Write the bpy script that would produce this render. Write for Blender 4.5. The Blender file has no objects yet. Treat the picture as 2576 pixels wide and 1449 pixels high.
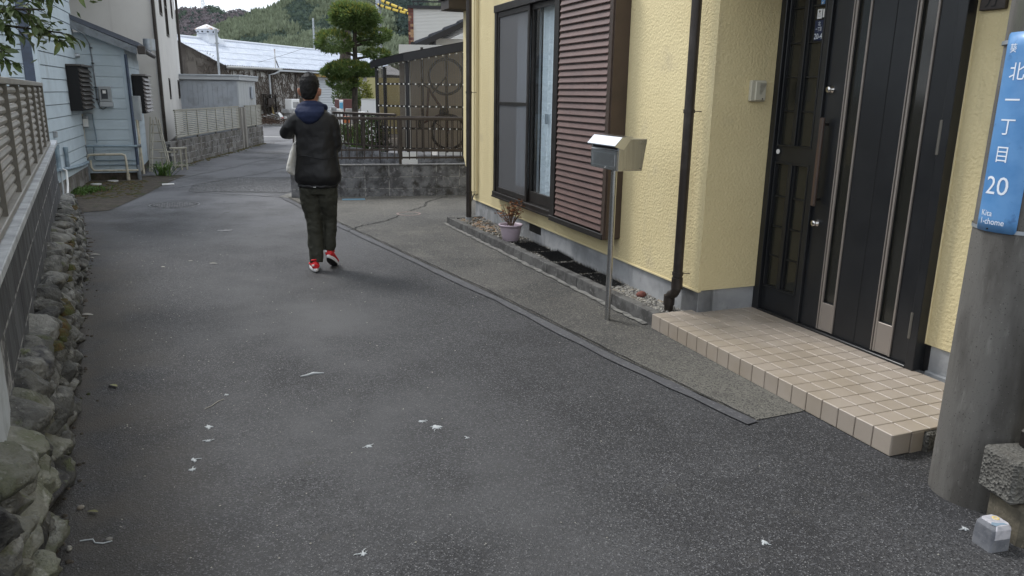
import bpy, math, random
from mathutils import Vector, Matrix, noise
SC = bpy.context.scene
COL = SC.collection
R = math.radians
rnd = random.Random(7)

# ------------------------------------------------------------------ camera
cam_d = bpy.data.cameras.new('camera')
cam_d.sensor_width = 36.0
cam_d.lens = 36.0 * 1900 / 2576
cam_d.clip_start = 0.05
cam_d.clip_end = 6000
cam = bpy.data.objects.new('camera', cam_d)
COL.objects.link(cam)
TH, RO = R(14.35), R(.86)
_F = Vector((0, math.cos(TH), -math.sin(TH)))
_D = Vector((0, -math.sin(TH), -math.cos(TH)))
_X = Vector((1, 0, 0))
_r = math.cos(RO) * _X - math.sin(RO) * _D
_d = math.sin(RO) * _X + math.cos(RO) * _D
cam.matrix_world = Matrix(((_r.x, -_d.x, -_F.x, 0), (_r.y, -_d.y, -_F.y, 0), (_r.z, -_d.z, -_F.z, 1.58), (0, 0, 0, 1)))
SC.camera = cam

# ------------------------------------------------------------------ world, sun, exposure
SUN_EL, SUN_AZ = R(52), R(-55)          # azimuth from +Y towards +X
w = bpy.data.worlds.new('World')
SC.world = w
w.use_nodes = True
nt = w.node_tree
nt.nodes.clear()
N, L = nt.nodes.new, nt.links.new
sky = N('ShaderNodeTexSky')
sky.sky_type = 'NISHITA'
sky.sun_disc = False
sky.sun_elevation = SUN_EL
sky.sun_rotation = SUN_AZ
tc = N('ShaderNodeTexCoord')
mp = N('ShaderNodeMapping')
mp.inputs['Scale'].default_value = (1.0, 1.0, 5.0)
L(tc.outputs['Generated'], mp.inputs[0])
nz = N('ShaderNodeTexNoise')
nz.inputs['Scale'].default_value = 2.6
nz.inputs['Detail'].default_value = 7
nz.inputs['Distortion'].default_value = .6
L(mp.outputs[0], nz.inputs[0])
rp = N('ShaderNodeValToRGB')
rp.color_ramp.elements[0].position = .36
rp.color_ramp.elements[0].color = (4.5, 5.05, 5.9, 1)
rp.color_ramp.elements[1].position = .62
rp.color_ramp.elements[1].color = (10.0, 10.4, 10.8, 1)
L(nz.outputs[0], rp.inputs[0])
mx = N('ShaderNodeMix')
mx.data_type = 'RGBA'
mx.inputs[0].default_value = .92
L(sky.outputs[0], mx.inputs[6])
L(rp.outputs[0], mx.inputs[7])
bg = N('ShaderNodeBackground')
bg.inputs[1].default_value = .10
L(mx.outputs[2], bg.inputs[0])
wo = N('ShaderNodeOutputWorld')
L(bg.outputs[0], wo.inputs[0])

sun_d = bpy.data.lights.new('sun', 'SUN')
sun_d.energy = 1.45
sun_d.angle = R(16)
sun_d.color = (1, .98, .95)
sun = bpy.data.objects.new('sun', sun_d)
sun.rotation_euler = (R(90) - SUN_EL, 0, -SUN_AZ + math.pi)
COL.objects.link(sun)

SC.view_settings.view_transform = 'Standard'
SC.view_settings.look = 'None'
SC.view_settings.gamma = 1
SC.view_settings.exposure = .86
SC.view_settings.use_curve_mapping = False
SC.render.engine = 'CYCLES'
SC.cycles.max_bounces = 5
SC.cycles.use_adaptive_sampling = True
SC.cycles.adaptive_threshold = .02
SC.cycles.diffuse_bounces = 3
SC.cycles.glossy_bounces = 3
SC.cycles.transparent_max_bounces = 10

# ------------------------------------------------------------------ helpers
class MB:
    def __init__(s):
        s.v = []; s.f = []; s.s = []
    def add(s, vs, fs, sm=False):
        b = len(s.v)
        s.v.extend([tuple(p) for p in vs])
        s.f.extend([tuple(i + b for i in f) for f in fs])
        s.s.extend([sm] * len(fs))
        return s
    def box(s, x0, x1, y0, y1, z0, z1, c=0):
        if x0 > x1: x0, x1 = x1, x0
        if y0 > y1: y0, y1 = y1, y0
        if z0 > z1: z0, z1 = z1, z0
        if c <= 0:
            return s.add([(x0, y0, z0), (x1, y0, z0), (x1, y1, z0), (x0, y1, z0), (x0, y0, z1), (x1, y0, z1), (x1, y1, z1), (x0, y1, z1)],
                         [(3, 2, 1, 0), (4, 5, 6, 7), (0, 1, 5, 4), (1, 2, 6, 5), (2, 3, 7, 6), (3, 0, 4, 7)])
        c = min(c, (x1 - x0) / 2.2, (y1 - y0) / 2.2, (z1 - z0) / 2.2)
        X, Y, Z = (x0, x1), (y0, y1), (z0, z1)
        vs = []; ix = {}
        for i in (0, 1):
            for j in (0, 1):
                for k in (0, 1):
                    for a in range(3):
                        p = [X[i], Y[j], Z[k]]
                        for b in range(3):
                            if b != a:
                                p[b] += c if (i, j, k)[b] == 0 else -c
                        ix[i, j, k, a] = len(vs); vs.append(p)
        fs = []
        def q(l, out):
            p = [Vector(vs[i]) for i in l]
            n = (p[1] - p[0]).cross(p[2] - p[0])
            fs.append(tuple(l) if n.dot(Vector(out)) > 0 else tuple(reversed(l)))
        sg = lambda t: 1 if t else -1
        for t in (0, 1):
            q([ix[t, 0, 0, 0], ix[t, 1, 0, 0], ix[t, 1, 1, 0], ix[t, 0, 1, 0]], (sg(t), 0, 0))
            q([ix[0, t, 0, 1], ix[1, t, 0, 1], ix[1, t, 1, 1], ix[0, t, 1, 1]], (0, sg(t), 0))
            q([ix[0, 0, t, 2], ix[1, 0, t, 2], ix[1, 1, t, 2], ix[0, 1, t, 2]], (0, 0, sg(t)))
        for a in (0, 1):
            for b in (0, 1):
                q([ix[a, b, 0, 0], ix[a, b, 1, 0], ix[a, b, 1, 1], ix[a, b, 0, 1]], (sg(a), sg(b), 0))
                q([ix[a, 0, b, 0], ix[a, 1, b, 0], ix[a, 1, b, 2], ix[a, 0, b, 2]], (sg(a), 0, sg(b)))
                q([ix[0, a, b, 1], ix[1, a, b, 1], ix[1, a, b, 2], ix[0, a, b, 2]], (0, sg(a), sg(b)))
                for k in (0, 1):
                    q([ix[a, b, k, 0], ix[a, b, k, 1], ix[a, b, k, 2]], (sg(a), sg(b), sg(k)))
        return s.add(vs, fs)
    def cyl(s, p, q, r, r2=None, n=12, caps=True, sm=True):
        p, q = Vector(p), Vector(q)
        r2 = r if r2 is None else r2
        d = (q - p).normalized()
        a = d.orthogonal().normalized(); b = d.cross(a)
        vs = []
        for c, rr in ((p, r), (q, r2)):
            for i in range(n):
                t = 2 * math.pi * i / n
                vs.append(c + (a * math.cos(t) + b * math.sin(t)) * rr)
        s.add(vs, [(i, (i + 1) % n, n + (i + 1) % n, n + i) for i in range(n)], sm)
        if caps:
            s.add(vs, [tuple(range(n - 1, -1, -1)), tuple(range(n, 2 * n))])
        return s
    def tube(s, pts, r, n=8, caps=True, flat=1.0):
        pts = [Vector(p) for p in pts]
        rs = r if isinstance(r, (list, tuple)) else [r] * len(pts)
        vs = []; a = None
        for i, p in enumerate(pts):
            d = (pts[min(i + 1, len(pts) - 1)] - pts[max(i - 1, 0)]).normalized()
            if a is None: a = d.orthogonal().normalized()
            a = (a - d * a.dot(d)).normalized(); b = d.cross(a)
            for k in range(n):
                t = 2 * math.pi * k / n
                vs.append(p + (a * math.cos(t) + b * math.sin(t) * flat) * rs[i])
        m = len(pts)
        fs = [(i * n + k, i * n + (k + 1) % n, (i + 1) * n + (k + 1) % n, (i + 1) * n + k) for i in range(m - 1) for k in range(n)]
        s.add(vs, fs, True)
        if caps:
            s.add(vs, [tuple(range(n - 1, -1, -1)), tuple(range((m - 1) * n, m * n))])
        return s
    def rings(s, rings, caps=True, sm=True):
        n = len(rings[0]); m = len(rings)
        vs = [p for r in rings for p in r]
        s.add(vs, [(i * n + k, i * n + (k + 1) % n, (i + 1) * n + (k + 1) % n, (i + 1) * n + k) for i in range(m - 1) for k in range(n)], sm)
        if caps:
            s.add(vs, [tuple(range(n - 1, -1, -1)), tuple(range((m - 1) * n, m * n))])
        return s
    def ell(s, secs, n=16):
        """stack of ellipses: (cx, cy, cz, rx, ry)"""
        return s.rings([[(x + rx * math.cos(2 * math.pi * k / n), y + ry * math.sin(2 * math.pi * k / n), z) for k in range(n)] for x, y, z, rx, ry in secs])
    def lathe(s, prof, c=(0, 0, 0), n=20, caps=True):
        return s.rings([[(c[0] + r * math.cos(2 * math.pi * k / n), c[1] + r * math.sin(2 * math.pi * k / n), c[2] + z) for k in range(n)] for r, z in prof], caps)
    def prism(s, poly, ax, a, b):
        """poly of (p, q) in the two other axes, extruded along axis ax from a to b"""
        def P(p, q, t):
            return {0: (t, p, q), 1: (p, t, q), 2: (p, q, t)}[ax]
        n = len(poly)
        ar = sum(poly[i][0] * poly[(i + 1) % n][1] - poly[(i + 1) % n][0] * poly[i][1] for i in range(n))
        flip = (ar < 0) ^ (ax == 1) ^ (a > b)
        vs = [P(p, q, a) for p, q in poly] + [P(p, q, b) for p, q in poly]
        fs = [tuple(range(n - 1, -1, -1)), tuple(range(n, 2 * n))] + [(i, (i + 1) % n, n + (i + 1) % n, n + i) for i in range(n)]
        return s.add(vs, [tuple(reversed(f)) for f in fs] if flip else fs)
    def quad(s, *p):
        return s.add(p, [tuple(range(len(p)))])
    def xf(s, m):
        s.v = [tuple(m @ Vector(p)) for p in s.v]; return s
    def mesh(s, name):
        me = bpy.data.meshes.new(name)
        me.from_pydata(s.v, [], s.f)
        me.polygons.foreach_set('use_smooth', s.s)
        me.update()
        return me
    def build(s, name, m, parent=None, bevel=0):
        return link(name, s.mesh(name), m, parent, bevel=bevel)

def link(name, me, m, parent=None, loc=None, rot=None, bevel=0):
    o = bpy.data.objects.new(name, me)
    COL.objects.link(o)
    if m is not None and len(me.materials) == 0:
        me.materials.append(m)
    if parent: o.parent = parent
    if loc is not None: o.location = loc
    if rot is not None: o.rotation_euler = rot
    if bevel:
        b = o.modifiers.new('bevel', 'BEVEL'); b.width = bevel; b.segments = 2; b.limit_method = 'ANGLE'
    return o

def tag(o, label, cat, group=None):
    o['label'] = label; o['category'] = cat
    if group: o['group'] = group
    return o

def thing(name, label, cat, loc=(0, 0, 0), rz=0, group=None):
    o = bpy.data.objects.new(name, None)
    o.empty_display_size = .1
    COL.objects.link(o)
    o.location = loc; o.rotation_euler = (0, 0, rz)
    return tag(o, label, cat, group)

def struct(o):
    o['kind'] = 'structure'; return o

def stuff(o, label=None, cat=None):
    o['kind'] = 'stuff'
    if label: tag(o, label, cat)
    return o

def frame(ox, oy, deg):
    """local x to the right, local y away from the camera along a bearing (deg left of +Y)"""
    a = R(deg); ca, sa = math.cos(a), math.sin(a)
    return (lambda x, y, z=0: (ox + x * ca - y * sa, oy + x * sa + y * ca, z)), a

# ------------------------------------------------------------------ materials
def mat(name, col, rough=.7, metal=0, spec=.4, var=(), bump=None, rand=0, coat=0, alpha=1, stretch=(1, 1, 1), bump2=None, trans=0):
    m = bpy.data.materials.new(name)
    m.use_nodes = True
    t = m.node_tree; t.nodes.clear()
    n, l = t.nodes.new, t.links.new
    out = n('ShaderNodeOutputMaterial'); b = n('ShaderNodeBsdfPrincipled')
    l(b.outputs[0], out.inputs[0])
    b.inputs['Roughness'].default_value = rough
    b.inputs['Metallic'].default_value = metal
    b.inputs['Specular IOR Level'].default_value = spec
    if coat:
        b.inputs['Coat Weight'].default_value = coat; b.inputs['Coat Roughness'].default_value = .15
    geo = n('ShaderNodeNewGeometry')
    mpn = n('ShaderNodeMapping'); mpn.inputs['Scale'].default_value = stretch
    l(geo.outputs['Position'], mpn.inputs[0])
    rgb = n('ShaderNodeRGB'); rgb.outputs[0].default_value = (*col, 1)
    cur = rgb.outputs[0]
    for i, v in enumerate(var):
        sc, c2, lo, hi = v[:4]
        kind = v[4] if len(v) > 4 else 'noise'
        if kind == 'voro':
            x = n('ShaderNodeTexVoronoi'); x.inputs['Scale'].default_value = sc
            l(mpn.outputs[0], x.inputs[0])
            sp = n('ShaderNodeSeparateColor'); l(x.outputs['Color'], sp.inputs[0]); fac = sp.outputs[0]
        else:
            x = n('ShaderNodeTexNoise'); x.inputs['Scale'].default_value = sc; x.inputs['Detail'].default_value = 4
            x.inputs['Roughness'].default_value = .62
            src = geo.outputs['Position'] if kind == 'iso' else mpn.outputs[0]
            if kind == 'streak':
                ms = n('ShaderNodeMapping'); ms.inputs['Scale'].default_value = (1, 1, .10); l(geo.outputs['Position'], ms.inputs[0]); src = ms.outputs[0]
            ad = n('ShaderNodeVectorMath'); ad.operation = 'ADD'; ad.inputs[1].default_value = (3.7 * i, 1.3 * i, 5.1 * i)
            l(src, ad.inputs[0]); l(ad.outputs[0], x.inputs[0]); fac = x.outputs[0]
        mr = n('ShaderNodeMapRange'); mr.inputs[1].default_value = lo; mr.inputs[2].default_value = hi
        l(fac, mr.inputs[0])
        if kind == 'noise' and len(v) > 5:                   # keep the layer to a band across a ground direction
            (nx, ny, c0, c1, c2_, c3) = v[5]
            dt = n('ShaderNodeVectorMath'); dt.operation = 'DOT_PRODUCT'; dt.inputs[1].default_value = (nx, ny, 0); l(geo.outputs['Position'], dt.inputs[0])
            ma = n('ShaderNodeMapRange'); ma.inputs[1].default_value = c0; ma.inputs[2].default_value = c1; l(dt.outputs['Value'], ma.inputs[0])
            mb_ = n('ShaderNodeMapRange'); mb_.inputs[1].default_value = c3; mb_.inputs[2].default_value = c2_; l(dt.outputs['Value'], mb_.inputs[0])
            m1 = n('ShaderNodeMath'); m1.operation = 'MULTIPLY'; l(ma.outputs[0], m1.inputs[0]); l(mb_.outputs[0], m1.inputs[1])
            m2 = n('ShaderNodeMath'); m2.operation = 'MULTIPLY'; l(m1.outputs[0], m2.inputs[0]); l(mr.outputs[0], m2.inputs[1]); mr = m2
        k = n('ShaderNodeMix'); k.data_type = 'RGBA'
        l(mr.outputs[0], k.inputs[0]); l(cur, k.inputs[6]); k.inputs[7].default_value = (*c2, 1)
        cur = k.outputs[2]
    if rand:
        oi = n('ShaderNodeObjectInfo')
        mr = n('ShaderNodeMapRange'); mr.inputs[3].default_value = 1 - rand; mr.inputs[4].default_value = 1 + rand
        l(oi.outputs['Random'], mr.inputs[0])
        k = n('ShaderNodeMix'); k.data_type = 'RGBA'; k.blend_type = 'MULTIPLY'; k.inputs[0].default_value = 1
        l(cur, k.inputs[6]); l(mr.outputs[0], k.inputs[7]); cur = k.outputs[2]
    l(cur, b.inputs['Base Color'])
    if trans:                                                # thin leaves let light through
        tl = n('ShaderNodeBsdfTranslucent'); l(cur, tl.inputs[0]); ms_ = n('ShaderNodeMixShader'); ms_.inputs[0].default_value = trans
        l(b.outputs[0], ms_.inputs[1]); l(tl.outputs[0], ms_.inputs[2]); l(ms_.outputs[0], out.inputs[0])
    prev = None
    for bp in (bump, bump2):
        if not bp: continue
        sc, st, di = bp[:3]
        kind = bp[3] if len(bp) > 3 else 'noise'
        if kind == 'voro':
            x = n('ShaderNodeTexVoronoi'); x.inputs['Scale'].default_value = sc; hsrc = x.outputs['Distance']
        elif kind == 'wave':
            x = n('ShaderNodeTexWave'); x.inputs['Scale'].default_value = sc; hsrc = x.outputs['Fac']
            x.bands_direction = bp[4]
        else:
            x = n('ShaderNodeTexNoise'); x.inputs['Scale'].default_value = sc; x.inputs['Detail'].default_value = bp[4] if len(bp) > 4 else 4
            hsrc = x.outputs[0]
        l(mpn.outputs[0], x.inputs[0])
        bn = n('ShaderNodeBump'); bn.inputs['Strength'].default_value = st; bn.inputs['Distance'].default_value = di
        l(hsrc, bn.inputs['Height'])
        if prev: l(prev, bn.inputs['Normal'])
        prev = bn.outputs[0]
    if prev: l(prev, b.inputs['Normal'])
    m['bsdf'] = b.name
    return m

def glassy(name, tint, gloss=.35, rough=.05, col=(.02, .02, .02), haze=0.0):
    """thin sheet: transparent tint + fresnel reflection, optional milky film"""
    m = bpy.data.materials.new(name); m.use_nodes = True
    t = m.node_tree; t.nodes.clear(); n, l = t.nodes.new, t.links.new
    out = n('ShaderNodeOutputMaterial')
    tr = n('ShaderNodeBsdfTransparent'); tr.inputs[0].default_value = (*tint, 1)
    gl = n('ShaderNodeBsdfGlossy'); gl.inputs['Roughness'].default_value = rough
    df = n('ShaderNodeBsdfDiffuse'); df.inputs[0].default_value = (*col, 1)
    fr = n('ShaderNodeFresnel'); fr.inputs[0].default_value = 1.5
    mu = n('ShaderNodeMath'); mu.operation = 'MULTIPLY_ADD'; mu.inputs[1].default_value = 1.0; mu.inputs[2].default_value = gloss
    mu.use_clamp = True
    l(fr.outputs[0], mu.inputs[0])
    gb = n('ShaderNodeNewGeometry'); mr = n('ShaderNodeMapRange'); mr.inputs[3].default_value = 1.5; mr.inputs[4].default_value = 1 / 1.5
    l(gb.outputs['Backfacing'], mr.inputs[0]); l(mr.outputs[0], fr.inputs[0])
    m1 = n('ShaderNodeMixShader'); m1.inputs[0].default_value = haze
    l(tr.outputs[0], m1.inputs[1]); l(df.outputs[0], m1.inputs[2])
    m2 = n('ShaderNodeMixShader'); l(mu.outputs[0], m2.inputs[0]); l(m1.outputs[0], m2.inputs[1]); l(gl.outputs[0], m2.inputs[2])
    l(m2.outputs[0], out.inputs[0])
    return m

M = {}
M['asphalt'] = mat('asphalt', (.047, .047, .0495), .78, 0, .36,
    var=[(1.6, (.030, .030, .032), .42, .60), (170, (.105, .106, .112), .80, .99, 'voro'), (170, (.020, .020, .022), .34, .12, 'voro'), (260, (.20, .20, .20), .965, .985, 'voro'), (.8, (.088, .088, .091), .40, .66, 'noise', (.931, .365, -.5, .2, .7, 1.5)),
         (.9, (.086, .086, .092), .42, .60, 'noise', (.931, .365, -2.9, -2.3, -1.6, -.9)), (2.2, (.068, .060, .051), .30, .60, 'noise', (.8729, .4879, -.6, -.5, -.15, .42)), (1.1, (.135, .136, .145), .30, .56, 'noise', (-.20, .98, 6.8, 12.5, 60, 70)), (6, (.055, .054, .053), .64, .75)],  # pale layer far up the lane: old asphalt, plus grazing sky sheen painted in
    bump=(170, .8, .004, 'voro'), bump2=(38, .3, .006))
M['asphalt_far'] = mat('asphalt_patch', (.085, .085, .09), .9, 0, .3, var=[(70, (.22, .22, .22), .74, .95, 'voro'), (70, (.04, .04, .042), .30, .10, 'voro'), (1.3, (.075, .075, .078), .45, .62)], bump=(70, .6, .006, 'voro'))
M['street'] = mat('street', (.12, .12, .128), .75, var=[(.7, (.10, .10, .105), .45, .6)])
M['apron'] = mat('apron_aggregate', (.074, .071, .066), .82, 0, .4,
    var=[(1.3, (.046, .045, .043), .42, .58), (1.7, (.10, .095, .085), .54, .70), (3, (.115, .110, .096), .25, .5, 'noise', (-.3633, .9317, 2.4, 2.6, 3.3, 4.2)), (.9, (.125, .118, .105), .30, .52, 'noise', (-.3633, .9317, 9.6, 10.8, 14, 15)), (150, (.16, .152, .132), .78, .98, 'voro'), (150, (.032, .031, .030), .30, .08, 'voro'), (5, (.05, .047, .043), .62, .74)], bump=(140, .5, .003, 'voro'))
M['mortar'] = mat('mortar_strip', (.074, .074, .080), .8, var=[(6, (.058, .058, .063), .4, .65), (60, (.17, .17, .17), .55, .8)], bump=(60, .25, .004))
M['crack'] = mat('crack', (.012, .012, .012), .95)
M['soil'] = mat('soil', (.075, .062, .048), .95, var=[(9, (.045, .038, .03), .4, .6), (4, (.035, .04, .015), .55, .65)], bump=(50, .7, .02))
M['ground'] = mat('ground', (.09, .085, .07), .95, var=[(.3, (.06, .07, .035), .45, .6)])
M['stone'] = mat('stone', (.145, .143, .132), .85, 0, .3,
    var=[(7, (.07, .068, .064), .45, .62), (15, (.24, .238, .22), .55, .70), (4.5, (.045, .044, .046), .58, .68), (9, (.105, .115, .06), .60, .72), (70, (.36, .36, .34), .66, .76)],
    bump=(26, .9, .03), bump2=(120, .8, .008), rand=.45)
M['stone_pale'] = mat('stone_pale', (.185, .182, .155), .85, 0, .3,
    var=[(6, (.125, .13, .09), .44, .62), (12, (.33, .328, .30), .55, .70), (5, (.07, .068, .06), .60, .70), (60, (.46, .46, .43), .66, .76)],
    bump=(24, .9, .03), bump2=(120, .8, .008), rand=.25)
M['moss'] = mat('moss', (.055, .06, .018), .95, var=[(16, (.09, .055, .02), .45, .6), (40, (.03, .025, .015), .5, .65)], bump=(120, .9, .01))
M['block_dark'] = mat('block_dark', (.10, .102, .108), .92, 0, .25, stretch=(1, 1, .22),
    var=[(9, (.055, .055, .059), .42, .62), (22, (.17, .172, .18), .58, .72), (120, (.035, .035, .035), .62, .75, 'iso')], bump=(160, .4, .003), rand=.12)
M['block_grey'] = mat('block_grey', (.165, .168, .178), .92, 0, .25,
    var=[(4.5, (.075, .075, .08), .42, .60), (14, (.23, .23, .24), .55, .7), (70, (.05, .05, .05), .58, .75), (7, (.05, .048, .045), .56, .66)], bump=(150, .5, .004), rand=.14)
M['block_mossy'] = mat('block_mossy', (.20, .195, .185), .92, 0, .25,
    var=[(3, (.11, .10, .09), .42, .60), (6, (.05, .042, .035), .55, .68), (5, (.075, .065, .03), .6, .7)], bump=(90, .5, .005), rand=.18)
M['joint'] = mat('joint_mortar', (.19, .19, .19), .95, var=[(20, (.10, .10, .10), .4, .6)])
M['joint_dark'] = mat('joint_mortar_dark', (.30, .295, .29), .95, var=[(9, (.07, .07, .07), .46, .58)])
M['cap'] = mat('cap_concrete', (.47, .49, .51), .75, var=[(8, (.30, .31, .33), .4, .65), (70, (.46, .47, .48), .6, .8)], bump=(120, .15, .002))
M['render_white'] = mat('render_white', (.47, .50, .53), .85, var=[(5, (.36, .38, .40), .45, .6), (30, (.56, .58, .6), .6, .75)], bump=(60, .35, .006))
M['alu_taupe'] = mat('aluminium_taupe', (.29, .275, .25), .5, .2, .5, var=[(7, (.24, .225, .205), .45, .62), (30, (.34, .325, .30), .62, .75)], stretch=(1, 1, .5), rand=.07)
M['alu_taupe_dark'] = mat('aluminium_taupe_dark', (.15, .14, .12), .5, .35, .5)
M['alu_khaki'] = mat('aluminium_khaki', (.31, .30, .255), .5, .2, .5, rand=.05, var=[(3, (.26, .25, .21), .45, .6)])
M['siding_blue'] = mat('siding_blue', (.455, .53, .58), .75, 0, .35, var=[(3, (.415, .485, .53), .42, .6), (4, (.30, .34, .35), .60, .76, 'streak'), (150, (.45, .52, .56), .6, .72)], bump=(170, .5, .003), rand=.03)
M['blue_trim'] = mat('blue_trim', (.048, .068, .11), .45, 0, .5, var=[(8, (.038, .052, .08), .45, .6)])
M['roof_grey'] = mat('roof_metal_grey', (.08, .09, .115), .5, .2, .5, var=[(5, (.06, .065, .08), .45, .6)])
M['pipe_blue'] = mat('pipe_blue', (.24, .31, .36), .6, var=[(8, (.18, .23, .27), .45, .62)])
M['pipe_cream'] = mat('pipe_cream', (.50, .46, .37), .6, var=[(9, (.36, .32, .24), .48, .64)])
M['pipe_grey'] = mat('pipe_grey', (.19, .21, .23), .6, var=[(9, (.13, .14, .15), .45, .64)])
M['grey_plastic'] = mat('grey_plastic', (.30, .32, .33), .5, var=[(6, (.25, .265, .275), .45, .6)])
M['beige_wall'] = mat('beige_wall', (.62, .605, .575), .85, 0, .3, var=[(.8, (.57, .555, .53), .42, .6), (4, (.47, .45, .425), .60, .76, 'streak'), (60, (.54, .52, .49), .6, .75)], bump=(120, .35, .003))
M['dark_brown'] = mat('dark_brown_metal', (.034, .027, .023), .45, .3, .5, var=[(5, (.05, .042, .037), .5, .65)])
M['black_brown'] = mat('black_brown_metal', (.02, .017, .015), .4, .3, .5, var=[(9, (.032, .028, .026), .5, .65)])
M['slat_brown'] = mat('slat_brown', (.15, .090, .076), .42, .15, .5, var=[(3, (.125, .076, .065), .42, .6)], rand=.04)
M['box_brown'] = mat('box_brown', (.072, .050, .039), .42, .2, .5, var=[(4, (.06, .042, .033), .45, .6)])
M['louver_dark'] = mat('louver_dark', (.06, .052, .046), .5, .2, .5, rand=.12)
M['louver_grey'] = mat('louver_grey', (.20, .185, .18), .5, .25, .5, rand=.1)
M['black'] = mat('black_void', (.008, .008, .009), .7)
M['stucco'] = mat('stucco_yellow', (.71, .60, .345), .62, 0, .4, var=[(.9, (.67, .56, .315), .42, .62), (5, (.58, .49, .29), .58, .74, 'streak'), (2.2, (.58, .49, .30), .62, .76), (90, (.76, .66, .40), .58, .75)],
    bump=(62, .62, .010, 'noise', 2), bump2=(170, .3, .003))
M['stucco_trim'] = mat('stucco_trim', (.70, .60, .36), .6)
M['foundation'] = mat('foundation', (.35, .355, .36), .85, var=[(7, (.22, .222, .225), .55, .7, 'streak'), (2.4, (.23, .235, .24), .42, .62), (9, (.36, .365, .37), .56, .70), (6, (.17, .165, .16), .66, .76)], bump=(80, .2, .003))
M['tile'] = mat('tile_beige', (.355, .305, .255), .42, 0, .45, var=[(500, (.27, .22, .165), .60, .70), (2.2, (.315, .265, .21), .42, .62)], bump=(260, .12, .001), rand=.05)
M['grout'] = mat('grout', (.235, .20, .165), .9, var=[(8, (.17, .14, .11), .45, .6)])
M['kerb'] = mat('kerb_block', (.10, .098, .094), .92, var=[(7, (.05, .048, .046), .42, .6), (30, (.15, .147, .14), .58, .7), (2.2, (.085, .06, .035), .62, .72)], bump=(120, .5, .004), rand=.15)
M['spill'] = mat('mortar_spill', (.19, .185, .17), .95, var=[(14, (.10, .098, .092), .42, .6)], bump=(50, .6, .01))
M['steel'] = mat('stainless', (.58, .58, .575), .27, 1, .5, var=[(60, (.50, .50, .495), .4, .6)], stretch=(1, 1, .04))
M['steel_bright'] = mat('stainless_lid', (.74, .75, .77), .22, 1, .5)
M['pot'] = mat('pot_mauve', (.47, .385, .44), .45, 0, .5, var=[(10, (.42, .34, .39), .45, .65)])
M['twig'] = mat('twig', (.13, .085, .06), .8)
M['dry_leaf'] = mat('dry_leaf', (.30, .13, .045), .7, var=[(30, (.20, .075, .03), .4, .6)])
M['mat_black'] = mat('spike_mat', (.012, .012, .013), .5)
M['pebble'] = mat('pebbles', (.19, .18, .16), .7, var=[(55, (.30, .285, .25), .66, .9, 'voro'), (55, (.12, .115, .11), .36, .1, 'voro'), (3, (.33, .24, .13), .58, .7)])
M['concrete_pole'] = mat('concrete_pole', (.128, .122, .112), .9, 0, .25, stretch=(1, 1, .25),
    var=[(7, (.080, .075, .068), .44, .62), (16, (.185, .178, .165), .57, .72), (120, (.03, .028, .025), .62, .70, 'iso'), (95, (.28, .27, .25), .68, .76, 'iso'), (3.3, (.085, .09, .07), .58, .7)], bump=(160, .35, .003))
M['rough_block'] = mat('rough_block', (.15, .145, .13), .95, var=[(90, (.06, .058, .052), .62, .25, 'voro'), (6, (.10, .095, .085), .45, .62)], bump=(90, .9, .008, 'voro'))
M['lower_block'] = mat('lower_block', (.15, .13, .095), .95, var=[(8, (.09, .08, .06), .42, .62), (40, (.2, .18, .14), .6, .75)], bump=(70, .6, .006))
M['marker'] = mat('marker_stone', (.17, .175, .19), .85, var=[(14, (.11, .115, .13), .42, .6), (120, (.25, .25, .26), .6, .75)], bump=(90, .3, .004))
M['marker_paint'] = mat('marker_paint', (.46, .45, .48), .7, var=[(40, (.33, .33, .36), .45, .65)])
M['paint_yellow'] = mat('paint_yellow', (.65, .50, .20), .6)
M['paint_bluegrey'] = mat('paint_bluegrey', (.20, .27, .34), .6)
M['sign_blue'] = mat('sign_blue', (.075, .22, .46), .42, 0, .5, var=[(6, (.11, .27, .52), .42, .6), (18, (.06, .16, .34), .62, .72)], coat=.3)
M['sign_white'] = mat('sign_white', (.74, .78, .84), .5)
M['plate_navy'] = mat('plate_navy', (.012, .022, .06), .4)
M['white'] = mat('white_plastic', (.74, .74, .73), .5)
M['door_black'] = mat('door_black', (.0125, .0135, .0155), .33, .1, .5, var=[(2, (.018, .019, .021), .45, .6)])
M['trim_taupe'] = mat('door_trim_taupe', (.30, .265, .235), .42, .4, .5)
M['handle_wood'] = mat('handle_wood', (.062, .043, .034), .4, 0, .5, var=[(30, (.085, .05, .034), .4, .6)], stretch=(1, 1, .1))
M['chrome'] = mat('chrome', (.66, .64, .62), .18, 1)
M['smoke_glass'] = glassy('smoked_glass', (.12, .115, .10), .015, .12, (.06, .06, .05), .35)
M['win_glass'] = glassy('window_glass', (.84, .89, .91), .02, .01)
M['screen'] = glassy('fly_screen', (.62, .62, .64), .0, .5, (.17, .17, .18), .36)
M['poly'] = glassy('smoked_polycarbonate', (.44, .385, .33), .02, .2, (.17, .14, .115), .12)
M['curtain'] = mat('curtain', (.76, .80, .83), .85, bump=(20, .6, .03))
M['room'] = mat('room_dark', (.06, .055, .05), .9)
M['lcd'] = mat('meter_window', (.03, .035, .04), .2)
M['warehouse_wall'] = mat('warehouse_wall', (.42, .41, .39), .9, var=[(1.2, (.28, .26, .24), .45, .6), (5, (.50, .49, .47), .55, .7)])
M['stained_gable'] = mat('stained_gable', (.13, .115, .10), .92, stretch=(1, 1, .4), var=[(1.1, (.07, .06, .052), .42, .62), (3, (.19, .175, .155), .56, .72), (6, (.05, .045, .035), .6, .7)])
M['vine'] = mat('dead_vine', (.115, .095, .08), .95, rand=.1)
M['roof_white'] = mat('roof_white', (.47, .51, .58), .42, .1, .5, var=[(3.5, (.38, .42, .49), .42, .6), (12, (.22, .21, .21), .62, .74)], stretch=(1, 1, 1))
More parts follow.
